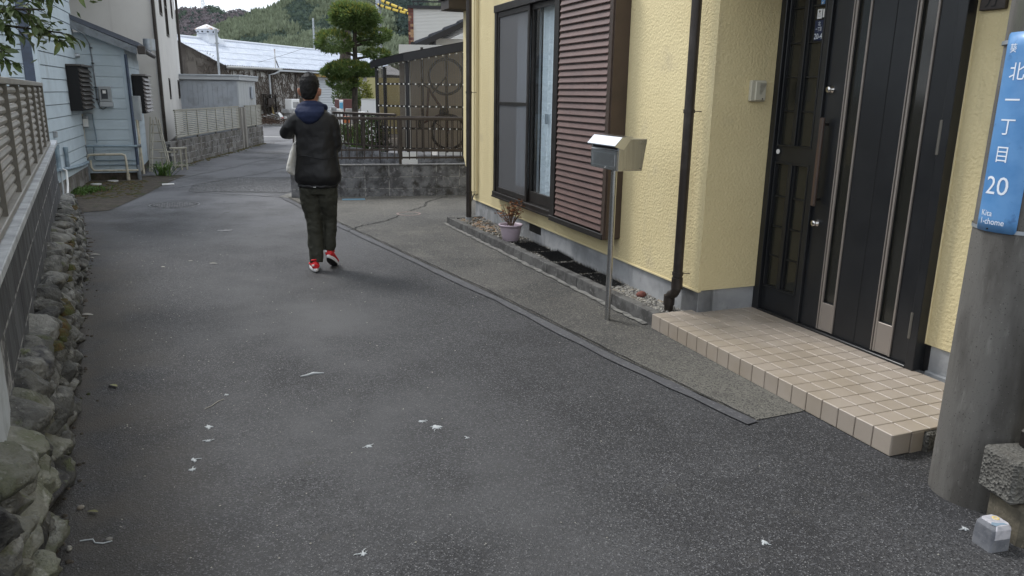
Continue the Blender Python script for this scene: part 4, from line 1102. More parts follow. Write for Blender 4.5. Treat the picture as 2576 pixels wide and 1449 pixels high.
# ------------------------------------------------------------------ front block wall with brown railing
KF, KA = frame(-2.672, 11.699, 13.42 - 0)
fw = thing('block_wall', 'low grey concrete block wall carrying the brown railing behind the walker', 'wall', KF(0, 0, 0), KA)
bm3 = MB().box(.004, .368, 0, .12, .004, .175, .005).mesh('block'); bm3.materials.append(M['block_grey'])
bm4 = MB().box(.004, .368, 0, .12, .003, .128, .005).mesh('block'); bm4.materials.append(M['block_grey'])
for row, z in ((0, -.003), (1, .128), (2, .306)):
    for k in range(-2, 8):
        link('block', bm4 if row == 0 else bm3, None, fw, (k * .372, 0, z))
MB().box(-.72, 2.95, .004, .115, -.02, .480).build('joint', M['joint_dark'], fw)
MB().box(-.745, 2.98, -.012, .132, .484, .500, .003).build('coping', M['joint'], fw)
mb = MB(); rs = random.Random(2)
for k in range(60):
    x = rs.uniform(-.7, 2.5); r_ = rs.uniform(.01, .03)
    mb.lathe([(r_, -.01), (r_ * .8, r_ * .4), (.001, r_ * .6)], (x, -.02 - rs.random() * .03, .0), 6, False)
stuff(mb.build('rubble', M['spill'], fw))
def railing(nm, label, fr, ang, x0, x1, zb, zt, zlow, zmid, pitch, posts, off):
    p = fr(0, off, 0); t = thing(nm, label, 'railing', (p[0], p[1], zb), ang)
    MB().box(x0, x1, -.025, .025, zt - zb - .045, zt - zb, .006).build('top_rail', M['rail_brown'], t)
    for z in zlow:
        MB().box(x0, x1, -.014, .014, z - zb - .014, z - zb + .014).build('rail', M['rail_brown'], t)
    me = MB().box(-.0075, .0075, -.007, .007, zmid - zb, zt - zb - .03).mesh('baluster'); me.materials.append(M['rail_brown'])
    n = int((x1 - x0) / pitch)
    for k in range(n):
        link('baluster', me, None, t, (x0 + .04 + k * pitch, 0, 0))
    for x in posts:
        MB().box(x - .02, x + .02, -.018, .018, 0, zt - zb - .02).build('post', M['rail_brown'], t)
    return t
railing('railing', 'nearer brown metal railing on the low block wall', KF, KA, -.70, 2.95, .50, 1.22, (.60, .72), .57, .1155, (-.66, .93, 2.5), .06)
# inner wall, second railing
NF, NA = frame(-2.0, 13.25, 2)
iw = thing('block_wall', 'pale inner block wall behind the railing carrying the bicycle shelter', 'wall', NF(0, 0, 0), NA)
for row, z in ((0, 0), (1, .19), (2, .38)):
    for k in range(7):
        MB().box(k * .39 + .004, k * .39 + .386, 0, .12, z + .003, z + .187 - (.03 if row == 2 else 0), .004).build('block', M['block_grey'], iw)
MB().box(.002, 2.7, .005, .115, 0, .53).build('joint', M['joint'], iw)
for k in range(5):
    a, b = Vector((-k * .36, k * .30, 0)), Vector((-(k + 1) * .36 + .01, (k + 1) * .30 - .008, 0))
    z = .56 + .02 * k
    for row in range(3):
        MB().add([(a.x, a.y, row * z / 3 + .004), (b.x, b.y, row * z / 3 + .004), (b.x, b.y, (row + 1) * z / 3), (a.x, a.y, (row + 1) * z / 3), (a.x, a.y + .12, row * z / 3 + .004), (b.x, b.y + .12, row * z / 3 + .004), (b.x, b.y + .12, (row + 1) * z / 3), (a.x, a.y + .12, (row + 1) * z / 3)],
                 [(1, 0, 3, 2), (4, 5, 6, 7), (3, 2, 6, 7)[::-1], (0, 1, 5, 4), (0, 4, 7, 3), (5, 1, 2, 6)]).build('block', M['block_grey'], iw)
railing('railing', 'farther brown railing in front of the bicycle shelter', NF, NA, -.02, 2.6, .55, 1.20, (.62,), .60, .10, (.0, 1.3), .05)
t2 = railing('railing', 'short brown railing section turning back beside the topiary tree', frame(-2.03, 13.3, 140.2)[0], R(140.2), .02, 1.75, .58, 1.235, (.66,), .64, .10, (.9, 1.74), 0)
lt = MB().box(-.13, .13, -.01, .0, 0, .22).build('notice_board', M['white']); lt.location = (-1.72, 12.6, .42); tag(lt, 'small white board leaning behind the nearer railing', 'board')

# ------------------------------------------------------------------ bicycle shelter
SF, SA = frame(-1.93, 14.0, 2)
bs = thing('bicycle_shelter', 'black framed shelter with smoked corrugated panels and white bolts', 'shelter', SF(0, 0, 0), SA)
def ribbed(x0, y0, x1, y1, z0, zt0, zt1, nm='panel'):
    n = int(math.hypot(x1 - x0, y1 - y0) / .011); d = Vector((x1 - x0, y1 - y0, 0)); nn = Vector((d.y, -d.x, 0)).normalized()
    vs = []
    for i in range(n + 1):
        t = i / n; o_ = nn * (.006 * math.sin(i * math.pi / 2))
        vs += [(x0 + d.x * t + o_.x, y0 + d.y * t + o_.y, z0), (x0 + d.x * t + o_.x, y0 + d.y * t + o_.y, zt0 + (zt1 - zt0) * t)]
    return MB().add(vs, [(2 * i, 2 * i + 2, 2 * i + 3, 2 * i + 1) for i in range(n)], True).build(nm, M['poly'], bs)
ribbed(.06, -.03, 1.35, -.03, .55, 2.17, 2.42)
ribbed(-.62, .62, -.04, .0, .57, 2.02, 2.14)
for x, y, z in ((0, 0, 2.20), (1.0, 0, 2.36), (-.63, .62, 2.06), (-.46, .45, 2.05)):
    MB().box(x - (.03 if x < .5 else .025), x + (.03 if x < .5 else .025), y, y + .06, 0, z).build('post', M['shed_black'], bs)
for z in (.60, .96, 1.35, 1.74):
    MB().box(.03, 1.4, -.015, .02, z - .018, z + .018).build('rail', M['shed_black'], bs)
    MB().add([(-.62, .64, z - .018), (-.03, .02, z - .018), (-.03, .02, z + .018), (-.62, .64, z + .018)], [(0, 1, 2, 3)]).build('rail', M['shed_black'], bs)
MB().add([(-.05, -.08, 2.12), (1.5, -.08, 2.42), (1.5, -.08, 2.56), (-.05, -.08, 2.26), (-.05, .1, 2.12), (1.5, .1, 2.42), (1.5, .1, 2.56), (-.05, .1, 2.26)], [(0, 1, 2, 3), (3, 2, 6, 7), (0, 4, 5, 1), (4, 0, 3, 7), (5, 4, 7, 6)]).build('eave_beam', M['shed_black'], bs)
MB().add([(-.74, .60, 2.02), (-.05, -.08, 2.14), (-.05, -.08, 2.26), (-.74, .60, 2.14), (-.74, .75, 2.02), (-.05, .1, 2.14), (-.05, .1, 2.26), (-.74, .75, 2.14)], [(0, 1, 2, 3), (3, 2, 6, 7), (0, 4, 5, 1), (4, 0, 3, 7), (5, 4, 7, 6)]).build('eave_beam', M['shed_black'], bs)
MB().quad((-.74, .60, 2.15), (-.05, -.08, 2.27), (1.5, -.08, 2.57), (1.5, 1.6, 2.57), (-.3, 1.6, 2.2)).build('roof', M['shed_black'], bs)
bmh = MB().cyl((0, -.005, 0), (0, .012, 0), .014, n=8).mesh('bolt'); bmh.materials.append(M['bolt_white'])
for zi, z in enumerate((.60, .96, 1.35, 1.74, None)):
    for k in range(9):
        x = .03 + k * .122
        link('bolt', bmh, None, bs, (x, -.045, z if z else 2.13 + x * .165))
    for k in range(7):
        t = k / 6.3
        link('bolt', bmh, None, bs, (-.60 + t * .56, .585 - t * .60, z if z else 2.0 + t * .115))
# lining, pale boards behind and a dark pillar
bw_ = MB().box(-.3, 1.6, 1.45, 1.5, .5, 2.5).build('back_wall', M['siding_white'], bs)
for x in (.2, .65):
    MB().box(x, x + .05, .5, .55, .5, 2.4).build('stud', M['rail_brown'], bs)
# bicycle hung by its front wheel
bk = thing('bicycle', 'dark bicycle hanging upright inside the smoked shelter', 'bicycle', SF(.62, .28, .95), SA)
def wheel(cx, cz, nm):
    t_ = [(cx + .31 * math.cos(6.2832 * k / 28), 0, cz + .31 * math.sin(6.2832 * k / 28)) for k in range(29)]
    wl = MB().tube(t_, .026, 8, False).build(nm, M['black'], bk)
    MB().tube([(cx + .29 * math.cos(6.2832 * k / 28), 0, cz + .29 * math.sin(6.2832 * k / 28)) for k in range(29)], .011, 6, False).build('rim', M['galv'], wl)
    sp_ = MB()
    for k in range(14):
        a = 6.2832 * k / 14; sp_.tube([(cx, .02 * (-1) ** k, cz), (cx + .29 * math.cos(a), 0, cz + .29 * math.sin(a))], .0016, 3, False)
    sp_.build('spokes', M['galv'], wl)
    MB().cyl((cx, -.04, cz), (cx, .04, cz), .022, n=10).build('hub', M['galv'], wl)
wheel(.06, .93, 'wheel'); wheel(.10, -.06, 'wheel')
bb = (.02, 0, .30); hd = (-.26, 0, .72); hd2 = (-.20, 0, .62); seat = (-.36, 0, .10)
for a, b, r_ in ((hd2, bb, .027), (hd, (-.30, 0, .18), .022), (bb, seat, .02), (bb, (.10, 0, -.06), .013), ((-.28, 0, .20), (.10, 0, -.06), .009), (hd, hd2, .022)):
    MB().tube([a, b], r_, 8).build('frame_tube', M['maroon'], bk)
for dy in (-.045, .045):
    MB().tube([hd2, (-.12, dy, .72), (.06, dy, .93)], .012, 6).build('fork', M['black'], bk)
MB().tube([hd, (-.34, 0, .77), (-.36, -.28, .80), (-.42, -.30, .74)], .012, 6).build('handlebar', M['black'], bk)
MB().tube([(-.34, 0, .77), (-.36, .28, .80), (-.42, .30, .74)], .012, 6).build('handlebar', M['black'], bk)
MB().ell([(-.42, 0, -.02, .02, .05), (-.44, 0, .06, .03, .07), (-.43, 0, .20, .02, .02)], 10).build('saddle', M['black'], bk)
MB().cyl((.02, -.06, .30), (.02, -.05, .30), .09, n=20).build('chainring', M['black'], bk)
MB().tube([(.02, -.07, .30), (.12, -.08, .16)], .01, 6).build('crank', M['black'], bk)

# ------------------------------------------------------------------ tiled house and brick building behind
TF, TA = frame(-2.05, 17.0, 8)
th_ = thing('tiled_house', 'house with dark blue roof tiles sloping up behind the bicycle shelter', 'house', TF(0, 0, 0), TA)
MB().box(.35, 5, .3, 4, 0, 2.75).build('wall', M['beige_wall'], th_)
sl_ = .47
for col_ in range(5):
    for row in range(10):
        x = -.12 + row * .30
        MB().prism([(x, 2.60 + (x + .12) * sl_), (x + .34, 2.60 + (x + .46) * sl_ - .035), (x + .34, 2.62 + (x + .46) * sl_), (x + .02, 2.665 + (x + .12) * sl_), (x - .01, 2.64 + (x + .12) * sl_)], 1, -.15 + col_ * .28, -.15 + col_ * .28 + .27).build('roof_tile', M['tile_roof'], th_)
MB().prism([(-.10, 2.48), (3.0, 2.48 + 3.1 * sl_), (3.0, 2.60 + 3.1 * sl_), (-.10, 2.60)], 1, -.16, -.12).build('bargeboard', M['shed_black'], th_)
MB().prism([(-.10, 2.52), (3.0, 2.52 + 3.1 * sl_), (3.0, 2.58 + 3.1 * sl_), (-.10, 2.58)], 1, -.12, 3.5).build('roof_deck', M['shed_black'], th_)
MB().tube([(-.16, -.2, 2.60), (-.16, 3, 2.60)], .045, 8).build('gutter', M['shed_black'], th_)
RF_, RA_ = frame(-3.24, 24.0, 3)
rb = thing('brick_building', 'white sided building with a red brick corner pier and roof railing', 'building', RF_(0, 0, 0), RA_)
rs = random.Random(77)
for k in range(52):
    z = .02 + k * .078
    odd = k % 2
    for a, b in (((0, .055), (.06, .15)) if odd else ((0, .09), (.095, .15))):
        MB().box(a, b, 0, .12, z, z + .072, .003).build('brick', M['brick_tan'] if rs.random() < .16 else M['brick'], rb)
MB().box(.002, .148, .006, .11, 0, 4.05).build('mortar', M['joint'], rb)
for k in range(100):
    z = k * .0405
    MB().prism([(.05, z), (.04, z + .004), (.05, z + .037)], 0, .15, 3.6).build('siding_board', M['siding_white'], rb)
MB().box(.15, 3.6, .055, 5, 0, 4.05).build('wall_core', M['siding_white'], rb)
MB().box(-.02, 3.65, -.03, 5.05, 4.05, 4.13).build('parapet_cap', M['shed_black'], rb)
MB().box(.1, 3.6, .05, .09, 4.23, 4.27).build('roof_rail', M['shed_black'], rb)
for x in (.15, .28, 1.5, 2.8):
    MB().box(x, x + .03, .05, .09, 4.12, 4.25).build('rail_post', M['shed_black'], rb)

# ------------------------------------------------------------------ topiary podocarpus
tp = thing('topiary_tree', 'cloud pruned evergreen with dense leaf pads behind the railing', 'tree', (-3.38, 16.5, 0))
MB().tube([(.02, 0, 0), (.0, .02, .6), (-.02, 0, 1.3), (.0, .02, 1.8), (.02, 0, 2.25), (.04, 0, 2.85), (.06, 0, 3.1)], [.095, .075, .062, .055, .05, .04, .02], 12).build('trunk', M['bark'], tp)
pads = [(.04, 0, 3.05, .49, .44, .27), (-.14, .0, 3.17, .30, .34, .21), (.26, -.05, 3.13, .26, .32, .20), (-.38, -.05, 2.57, .37, .36, .25), (.58, .0, 2.73, .20, .24, .13), (.34, .1, 2.66, .26, .25, .14),
        (.46, .05, 2.36, .28, .26, .09), (-.12, -.05, 2.04, .50, .42, .16), (.26, -.08, 2.02, .22, .25, .13), (-.42, .0, 1.98, .28, .28, .11), (-.25, .02, 1.76, .31, .30, .15)]
for px, py_, pz, rx, ry, rz_ in pads:
    MB().tube([(.01, 0, pz - rz_ * .9 - .02), (px * .5, py_ * .5, pz - rz_ * .7), (px, py_, pz - rz_ * .3)], [.03, .022, .012], 6).build('branch', M['bark'], tp)
dn0 = lambda t, u: (math.cos(t) * math.sqrt(1 - u * u), math.sin(t) * math.sqrt(1 - u * u))
rs = random.Random(12)
for pi, (px, py_, pz, rx, ry, rz_) in enumerate(pads):
    mb = MB(); mt_ = MB(); n = int(5600 * (rx * ry + rx * rz_ + ry * rz_) / .5)
    for k in range(n):
        th2 = rs.uniform(0, 6.2832); u = rs.uniform(-1, 1); lump = 1 + .34 * noise.noise(Vector((math.cos(th2) * 2.3 + pi * 5, math.sin(th2) * 2.3, u * 2.3)))
        if noise.noise(Vector((dn0(th2, u)[0] * 3.1 + pi, dn0(th2, u)[1] * 3.1, u * 3.1))) < -.28: continue
        rad = lump * rs.uniform(.62, 1.0) ** .6; cu = math.sqrt(1 - u * u)
        dn = Vector((cu * math.cos(th2), cu * math.sin(th2), u))
        p = Vector((px + dn.x * rx * rad, py_ + dn.y * ry * rad, pz + dn.z * rz_ * rad * (1 if u > 0 else .75)))
        d = (dn + Vector((rs.uniform(-.8, .8), rs.uniform(-.8, .8), rs.uniform(-.2, 1.0)))).normalized()
        ln = rs.uniform(.05, .10); sd = d.cross(Vector((rs.uniform(-1, 1), rs.uniform(-1, 1), rs.uniform(-1, 1)))).normalized() * rs.uniform(.008, .014)
        e = p + d * ln; m_ = p + d * ln * .5
        tgt = mt_ if (u > .05 and rad > .85 and rs.random() < .40) else mb
        tgt.add([p, m_ + sd, e, m_ - sd], [(0, 1, 2, 3)])
    stuff(mb.build('foliage_pad', M['foliage'], tp)); stuff(mt_.build('young_shoots', M['foliage_tip'], tp))

# shrubs, bushes and clutter between the railing and the street
def bush(nm, label, x, y, z, rx, ry, rz_, n, m, seed, ln0=.05, ln1=.1, w0=.015):
    r_ = random.Random(seed); mb = MB(); t = thing(nm, label, 'bush', (x, y, 0))
    for k in range(n):
        th2 = r_.uniform(0, 6.28); u = r_.uniform(-1, 1); cu = math.sqrt(1 - u * u); rad = r_.uniform(.35, 1) ** .5 * (1 + .25 * noise.noise(Vector((th2, u * 2, seed))))
        p = Vector((cu * math.cos(th2) * rx * rad, cu * math.sin(th2) * ry * rad, z + u * rz_ * rad))
        d = Vector((r_.uniform(-1, 1), r_.uniform(-1, 1), r_.uniform(-.4, 1))).normalized(); ln = r_.uniform(ln0, ln1)
        sd = d.cross(Vector((r_.uniform(-1, 1), r_.uniform(-1, 1), .3))).normalized() * w0
        mb.add([p, p + d * ln * .5 + sd, p + d * ln, p + d * ln * .5 - sd], [(0, 1, 2, 3)])
    stuff(mb.build('leaves', m, t))
    for k in range(5):
        a = r_.uniform(0, 6.28); MB().tube([(0, 0, 0), (math.cos(a) * rx * .3, math.sin(a) * ry * .3, z)], [.015, .006], 5).build('stem', M['bark'], t)
bush('shrub', 'dark green shrub showing through the railing bars', -2.75, 14.75, .75, .35, .3, .42, 1500, M['bush'], 5)
bush('shrub', 'second green shrub behind the railing, nearer the topiary trunk', -3.35, 15.2, .62, .3, .3, .35, 1100, M['bush'], 6)
bush('bush', 'yellow green bush behind the topiary trunk', -5.85, 29.5, 1.55, .45, .4, .55, 900, M['foliage_tip'], 7, .1, .2, .03)
bush('bush', 'dark bush left of the topiary trunk in front of the shutter', -6.15, 28.5, 1.35, .5, .4, .5, 900, M['bush'], 8, .1, .2, .03)
stuff(blades('tall_grass', -2.92, 14.25, 26, .06, .05, .5, .95, M['grass'], 17, .25, .008), 'tall grass blades behind the railing', 'grass')
bf = thing('tree_stump', 'ivy covered dead trunk behind the topiary tree', 'tree', (-6.45, 30, 0))
MB().tube([(0, 0, 0), (.05, 0, 1.5), (-.05, 0, 2.6), (.1, 0, 4.4)], [.30, .25, .22, .14], 10).build('trunk', M['bark'], bf)
yb = MB().box(-1.3, 1.6, 0, 4, 0, 2.15).build('shop_building', M['yellow_wall']); yb.location = (-4.5, 30.6, 0); tag(yb, 'pale yellow building wall seen between the topiary and the shelter', 'building')
def simple(nm, label, cat, x, y, rz, parts):
    t = thing(nm, label, cat, (x, y, 0), rz)
    for pn, bx_, m in parts:
        MB().box(*bx_, .012).build(pn, M[m], t)
simple('maroon_cabinet', 'maroon cabinet with blue and white printed side left of the topiary trunk', 'cabinet', -5.73, 26, R(-35), [('body', (-.22, .0, -.2, .3, 0, 1.36), 'maroon'), ('side_panel', (.0, .22, -.2, .3, 0, 1.33), 'white'), ('print', (.03, .19, -.212, -.2, 1.05, 1.25), 'blue_print'), ('edge', (.205, .235, -.215, .3, 0, 1.36), 'maroon')])
simple('white_container', 'white container with red lettering right of the topiary trunk', 'container', -4.5, 24, R(4), [('body', (-.24, .28, 0, .5, 0, 1.36), 'white'), ('lid', (-.25, .29, -.01, .51, 1.36, 1.39), 'kerbstone')])
simple('white_box', 'white cardboard carton on the clutter below the container', 'box', -4.36, 21.8, R(10), [('body', (-.12, .14, 0, .3, 0, 1.05), 'white')])
simple('orange_crate', 'orange crate behind the far railing', 'crate', -4.66, 21.4, R(5), [('body', (-.10, .08, 0, .2, .75, .93), 'orange')])
simple('tv_set', 'grey box on the clutter beside the maroon cabinet', 'box', -4.7, 22, R(5), [('body', (-.11, .14, 0, .2, .7, 1.13), 'junk_grey'), ('table', (-.2, .2, -.75, .25, .6, .7), 'wood_grey')])
simple('white_carton', 'small white crate stack beside the shutter', 'box', -5.28, 23, 0, [('body', (-.2, .1, 0, .2, 0, 1.1), 'white'), ('crate', (-.16, .0, -.03, 0, .8, 1.15), 'junk_grey')])

# ------------------------------------------------------------------ lettering
def text_geo(body):
    c = bpy.data.curves.new('lettering', 'FONT'); c.body = body; c.resolution_u = 3
    o = bpy.data.objects.new('lettering', c); COL.objects.link(o)
    bpy.context.view_layer.update()
    me = bpy.data.meshes.new_from_object(o.evaluated_get(bpy.context.evaluated_depsgraph_get()))
    vs = [v.co.copy() for v in me.vertices]; fs = [tuple(p.vertices) for p in me.polygons]
    bpy.data.objects.remove(o); bpy.data.meshes.remove(me)
    x0, x1 = min(v.x for v in vs), max(v.x for v in vs); y0, y1 = min(v.y for v in vs), max(v.y for v in vs)
    return [((v.x - x0) / (x1 - x0), (v.y - y0) / max(y1 - y0, 1e-6)) for v in vs], fs
def lettering(body, fn, m, parent, nm='lettering'):
    vs, fs = text_geo(body)
    import bmesh
    me = MB().add([(a, b, 0) for a, b in vs], fs).mesh(nm)
    bm = bmesh.new(); bm.from_mesh(me); bmesh.ops.triangulate(bm, faces=bm.faces[:])
    for _ in range(3):
        lg = [e for e in bm.edges if abs(e.verts[0].co.x - e.verts[1].co.x) > .12]
        if lg: bmesh.ops.subdivide_edges(bm, edges=lg, cuts=1); bmesh.ops.triangulate(bm, faces=bm.faces[:])
    for v in bm.verts: v.co = Vector(fn(v.co.x, v.co.y))
    bm.to_mesh(me); bm.free()
    return link(nm, me, m, parent)

# ------------------------------------------------------------------ yellow house
HF, HA = frame(1.736, 3.16, 21.3)          # local x into the house, local y away along the lane
yh = thing('yellow_house', 'yellow stucco house with dark entrance door along the right of the lane', 'house', HF(0, 0, 0), HA)
ZT = 5.3
# street wall with its window opening; its far end flares out above the base
holes_wall('wall', M['stucco'], 0, .307, 1.985, 7.0, .268, ZT, [(4.29, 6.03, .455, 2.47)], .10, yh, (-1, 0, 0))
MB().add([(.307, 7.0, .268), (.307, 7.42, .78), (.307, 7.42, ZT), (.307, 7.0, ZT), (.5, 7.0, .268), (.5, 7.42, .78), (.5, 7.42, ZT), (.5, 7.0, ZT)], [(0, 1, 2, 3)[::-1], (0, 4, 5, 1), (1, 5, 6, 2)]).build('wall', M['stucco'], yh)
holes_wall('wall', M['stucco'], 1, 1.985, .307, .90, .268, ZT, [], 0, yh, (0, -1, 0))
holes_wall('wall', M['stucco'], 0, .862, -3.5, .612, .262, ZT, [], 0, yh, (-1, 0, 0))
holes_wall('wall', M['stucco'], 0, .862, .612, 1.985, 2.42, ZT, [], 0, yh, (-1, 0, 0))
MB().quad((.307, 7.42, ZT), (5, 7.42, ZT), (5, 7.42, 0), (.5, 7.42, 0)).build('wall', M['stucco'], yh)
MB().quad((.862, -3.5, 0), (5, -3.5, 0), (5, -3.5, ZT), (.862, -3.5, ZT)).build('wall', M['stucco'], yh)
MB().box(.855, .875, .595, .618, .262, 2.42, .003).build('door_return', M['stucco_trim'], yh)
MB().box(.80, .868, 1.972, 1.990, .268, 2.42, .003).build('door_return', M['stucco_trim'], yh)
MB().box(.24, .90, -.6, 1.99, 2.50, 2.62, .005).build('porch_soffit', M['white'], yh)
MB().box(.322, .45, 1.998, 6.95, -.06, .268, .002).build('foundation', M['foundation'], yh)
MB().box(.322, .90, 1.998, 2.2, -.05, .266).build('foundation', M['foundation'], yh)
MB().box(.876, 1.0, -3.5, .571, -.05, .262).build('foundation', M['foundation'], yh)
MB().box(.868, .99, .571, .612, .10, .262).build('foundation', M['black'], yh)
MB().box(.302, .330, 1.982, 7.0, .258, .270).build('drip_edge', M['stucco_trim'], yh)
MB().prism([(-.05, ZT), (5.4, ZT + 1.6), (5.4, ZT + 1.75), (-.1, ZT + .12)], 1, -4, 7.8).build('roof', M['roof_grey'], yh)
MB().box(.05, .60, 7.20, 7.55, 2.60, 2.72, .006).build('lower_eave', M['rail_brown'], yh)
MB().box(.02, .62, 7.17, 7.58, 2.72, 2.76, .004).build('lower_eave', M['dark_brown'], yh)
# base vent
MB().box(.3215, .335, 4.80, 5.12, .165, .26).build('vent_opening', M['black'], yh)
gr_ = MB()
for k in range(9):
    gr_.box(.324, .3205, 4.815 + k * .035, 4.819 + k * .035, .165, .26)
gr_.build('vent_grille', M['dark_brown'], yh)
# window
wf = MB()
for b in ((.238, .330, 5.985, 6.05, .42, 2.50), (.238, .330, 4.255, 4.30, .42, 2.50), (.230, .330, 4.255, 6.055, 2.455, 2.53), (.225, .330, 4.255, 6.055, .425, .485)):
    wf.box(*b, .003)
wf.box(.215, .24, 4.26, 6.05, .420, .436).box(.225, .245, 4.27, 6.04, .455, .462)
win = wf.build('window', M['black_brown'], yh)
sc_ = MB()
for b in ((.250, .272, 5.935, 5.985, .49, 2.455), (.250, .272, 5.055, 5.10, .49, 2.455), (.250, .272, 5.10, 5.935, 2.40, 2.455), (.250, .272, 5.10, 5.935, .49, .545), (.252, .270, 5.10, 5.935, 1.465, 1.505)):
    sc_.box(*b, .002)
sc_ = sc_.build('screen_frame', M['black_brown'], win)
MB().quad((.262, 5.10, .545), (.262, 5.935, .545), (.262, 5.935, 1.465), (.262, 5.10, 1.465)).build('fly_screen', M['screen'], sc_)
MB().quad((.262, 5.10, 1.505), (.262, 5.935, 1.505), (.262, 5.935, 2.40), (.262, 5.10, 2.40)).build('fly_screen', M['screen'], sc_)
def sash(y0, y1, x, nm):
    s_ = MB()
    for b in ((x, x + .03, y0, y0 + .045, .49, 2.455), (x, x + .03, y1 - .045, y1, .49, 2.455), (x, x + .03, y0 + .045, y1 - .045, .49, .605), (x, x + .03, y0 + .045, y1 - .045, 2.40, 2.455)):
        s_.box(*b, .002)
    s_ = s_.build(nm, M['black_brown'], win)
    MB().quad((x + .015, y0 + .04, .60), (x + .015, y1 - .04, .60), (x + .015, y1 - .04, 2.41), (x + .015, y0 + .04, 2.41)).build('pane', M['win_glass'], s_)
sash(4.30, 5.07, .278, 'sash'); sash(5.0, 5.98, .312, 'sash')
MB().box(.345, .365, 4.79, 4.83, 1.30, 1.40, .005).build('latch', M['galv'], win)
rm = MB(); rm.quad((1.6, 4.2, .4), (1.6, 6.1, .4), (1.6, 6.1, 2.6), (1.6, 4.2, 2.6)); rm.quad((.41, 4.2, .4), (.41, 4.2, 2.6), (1.6, 4.2, 2.6), (1.6, 4.2, .4)); rm.quad((.41, 6.1, .4), (1.6, 6.1, .4), (1.6, 6.1, 2.6), (.41, 6.1, 2.6)); rm.quad((.41, 4.2, .42), (1.6, 4.2, .42), (1.6, 6.1, .42), (.41, 6.1, .42)); rm.quad((.41, 4.2, 2.6), (.41, 6.1, 2.6), (1.6, 6.1, 2.6), (1.6, 4.2, 2.6))
rm.build('room', M['room'], win)
def curtain(y0, y1, n, x=.40):
    vs = []; N_ = n * 8
    for i in range(N_ + 1):
        t = i / N_; xx = x + .018 * math.sin(t * n * 6.2832) + .006 * math.sin(t * 17)
        vs += [(xx, y0 + (y1 - y0) * t, .50), (xx, y0 + (y1 - y0) * t, 2.46)]
    MB().add(vs, [(2 * i, 2 * i + 2, 2 * i + 3, 2 * i + 1) for i in range(N_)], True).build('curtain', M['curtain'], win)
curtain(4.25, 4.98, 6, .385); curtain(5.08, 5.72, 5, .40)
# sliding shutter box with pressed slats
sb = MB().box(.176, .300, 3.165, 4.17, .50, 2.48)
sbx = sb.build('shutter_box', M['box_brown'], yh)
MB().box(.158, .312, 3.135, 3.19, .43, 2.52, .003).build('side_panel', M['box_brown'], sbx)
MB().box(.170, .306, 3.120, 3.137, .44, 2.51).build('side_panel', M['box_brown'], sbx)
MB().box(.160, .306, 4.145, 4.245, .425, 2.52, .003).build('side_panel', M['black_brown'], sbx)
MB().box(.150, .306, 3.15, 4.24, .425, .475, .003).build('bottom_rail', M['black_brown'], sbx)
MB().box(.150, .306, 3.15, 4.24, 2.475, 2.52, .003).build('top_rail', M['box_brown'], sbx)
pz = .0545
slm = MB().add([(.164, 3.195, .010), (.164, 4.09, .010), (.150, 4.125, .018), (.188, 4.14, .050), (.190, 3.195, .050),
                (.170, 3.195, .002), (.170, 4.09, .002), (.176, 4.14, .008)],
               [(0, 4, 3, 1), (1, 3, 2) if False else (1, 3, 7), (0, 1, 6, 5), (1, 7, 6)]).mesh('slat')
slm = MB()
slm.prism([(.186, .002), (.160, .004), (.157, .010), (.172, .0455), (.178, .047), (.192, .047), (.192, .002)], 1, 3.195, 4.118)
slm = slm.mesh('slat'); slm.materials.append(M['slat_brown'])
for k in range(36):
    link('slat', slm, None, sbx, (0, 0, .485 + k * pz))
# downpipes
def dpipe(pts, r, collars, nm='downpipe'):
    p = MB().tube(pts, r, 14).build(nm, M['dark_brown'], yh)
    for c in collars:
        MB().cyl((c[0], c[1], c[2] - .012), (c[0], c[1], c[2] + .012), r * 1.16, n=14).build('collar', M['dark_brown'], p)
        MB().tube([c, (c[0] + .04, c[1] - .01, c[2]), (min(.31, c[0] + .09), c[1] - .02, c[2])], .003, 5).build('bracket', M['dark_brown'], p)
    return p
dpipe([(.222, 2.12, ZT), (.222, 2.12, .30), (.222, 2.125, .25), (.222, 2.15, .215), (.222, 2.19, .195), (.222, 2.205, .165), (.222, 2.205, .03)], .034, [(.222, 2.12, 1.49), (.222, 2.12, .37)])
MB().cyl((.222, 2.12, .26), (.222, 2.12, .34), .040, n=14).build('elbow', M['dark_brown'], yh)
MB().cyl((.222, 2.205, .12), (.222, 2.205, .19), .040, n=14).build('elbow', M['dark_brown'], yh)
dpipe([(.085, 6.50, 3.2), (.085, 6.50, .09)], .034, [(.085, 6.50, 1.60), (.085, 6.50, .42)])
MB().cyl((.085, 6.50, .05), (.085, 6.50, .11), .042, n=14).build('pipe_socket', M['foundation'], yh)
MB().box(.268, .306, 6.80, 6.98, .35, 3.0, .004).build('pipe_cover', M['stucco_trim'], yh)
MB().box(.255, .268, 6.83, 6.95, .36, 3.0, .003).build('pipe_cover', M['stucco_trim'], yh)
MB().tube([(.28, 6.86, .36), (.22, 6.83, .25), (.20, 6.80, .12), (.16, 6.7, .06)], .007, 6).build('cable', M['cable_black'], yh)
# intercom
ic = MB().box(.583, .706, 1.955, 1.984, 1.56, 1.697, .006).build('intercom', M['white'], yh)
ic.data.materials.clear(); ic.data.materials.append(M['cream'])
MB().box(.612, .700, 1.944, 1.957, 1.566, 1.692, .006).build('cover', M['cream'], ic)
gz = MB()
for k in range(9):
    gz.box(.645, .695 - .004 * k, 1.9425, 1.9445, 1.672 - k * .008, 1.675 - k * .008)
gz.build('grille', M['alu_taupe_dark'], ic)
MB().cyl((.672, 1.945, 1.578), (.672, 1.941, 1.578), .005, n=8).build('button', M['black'], ic)
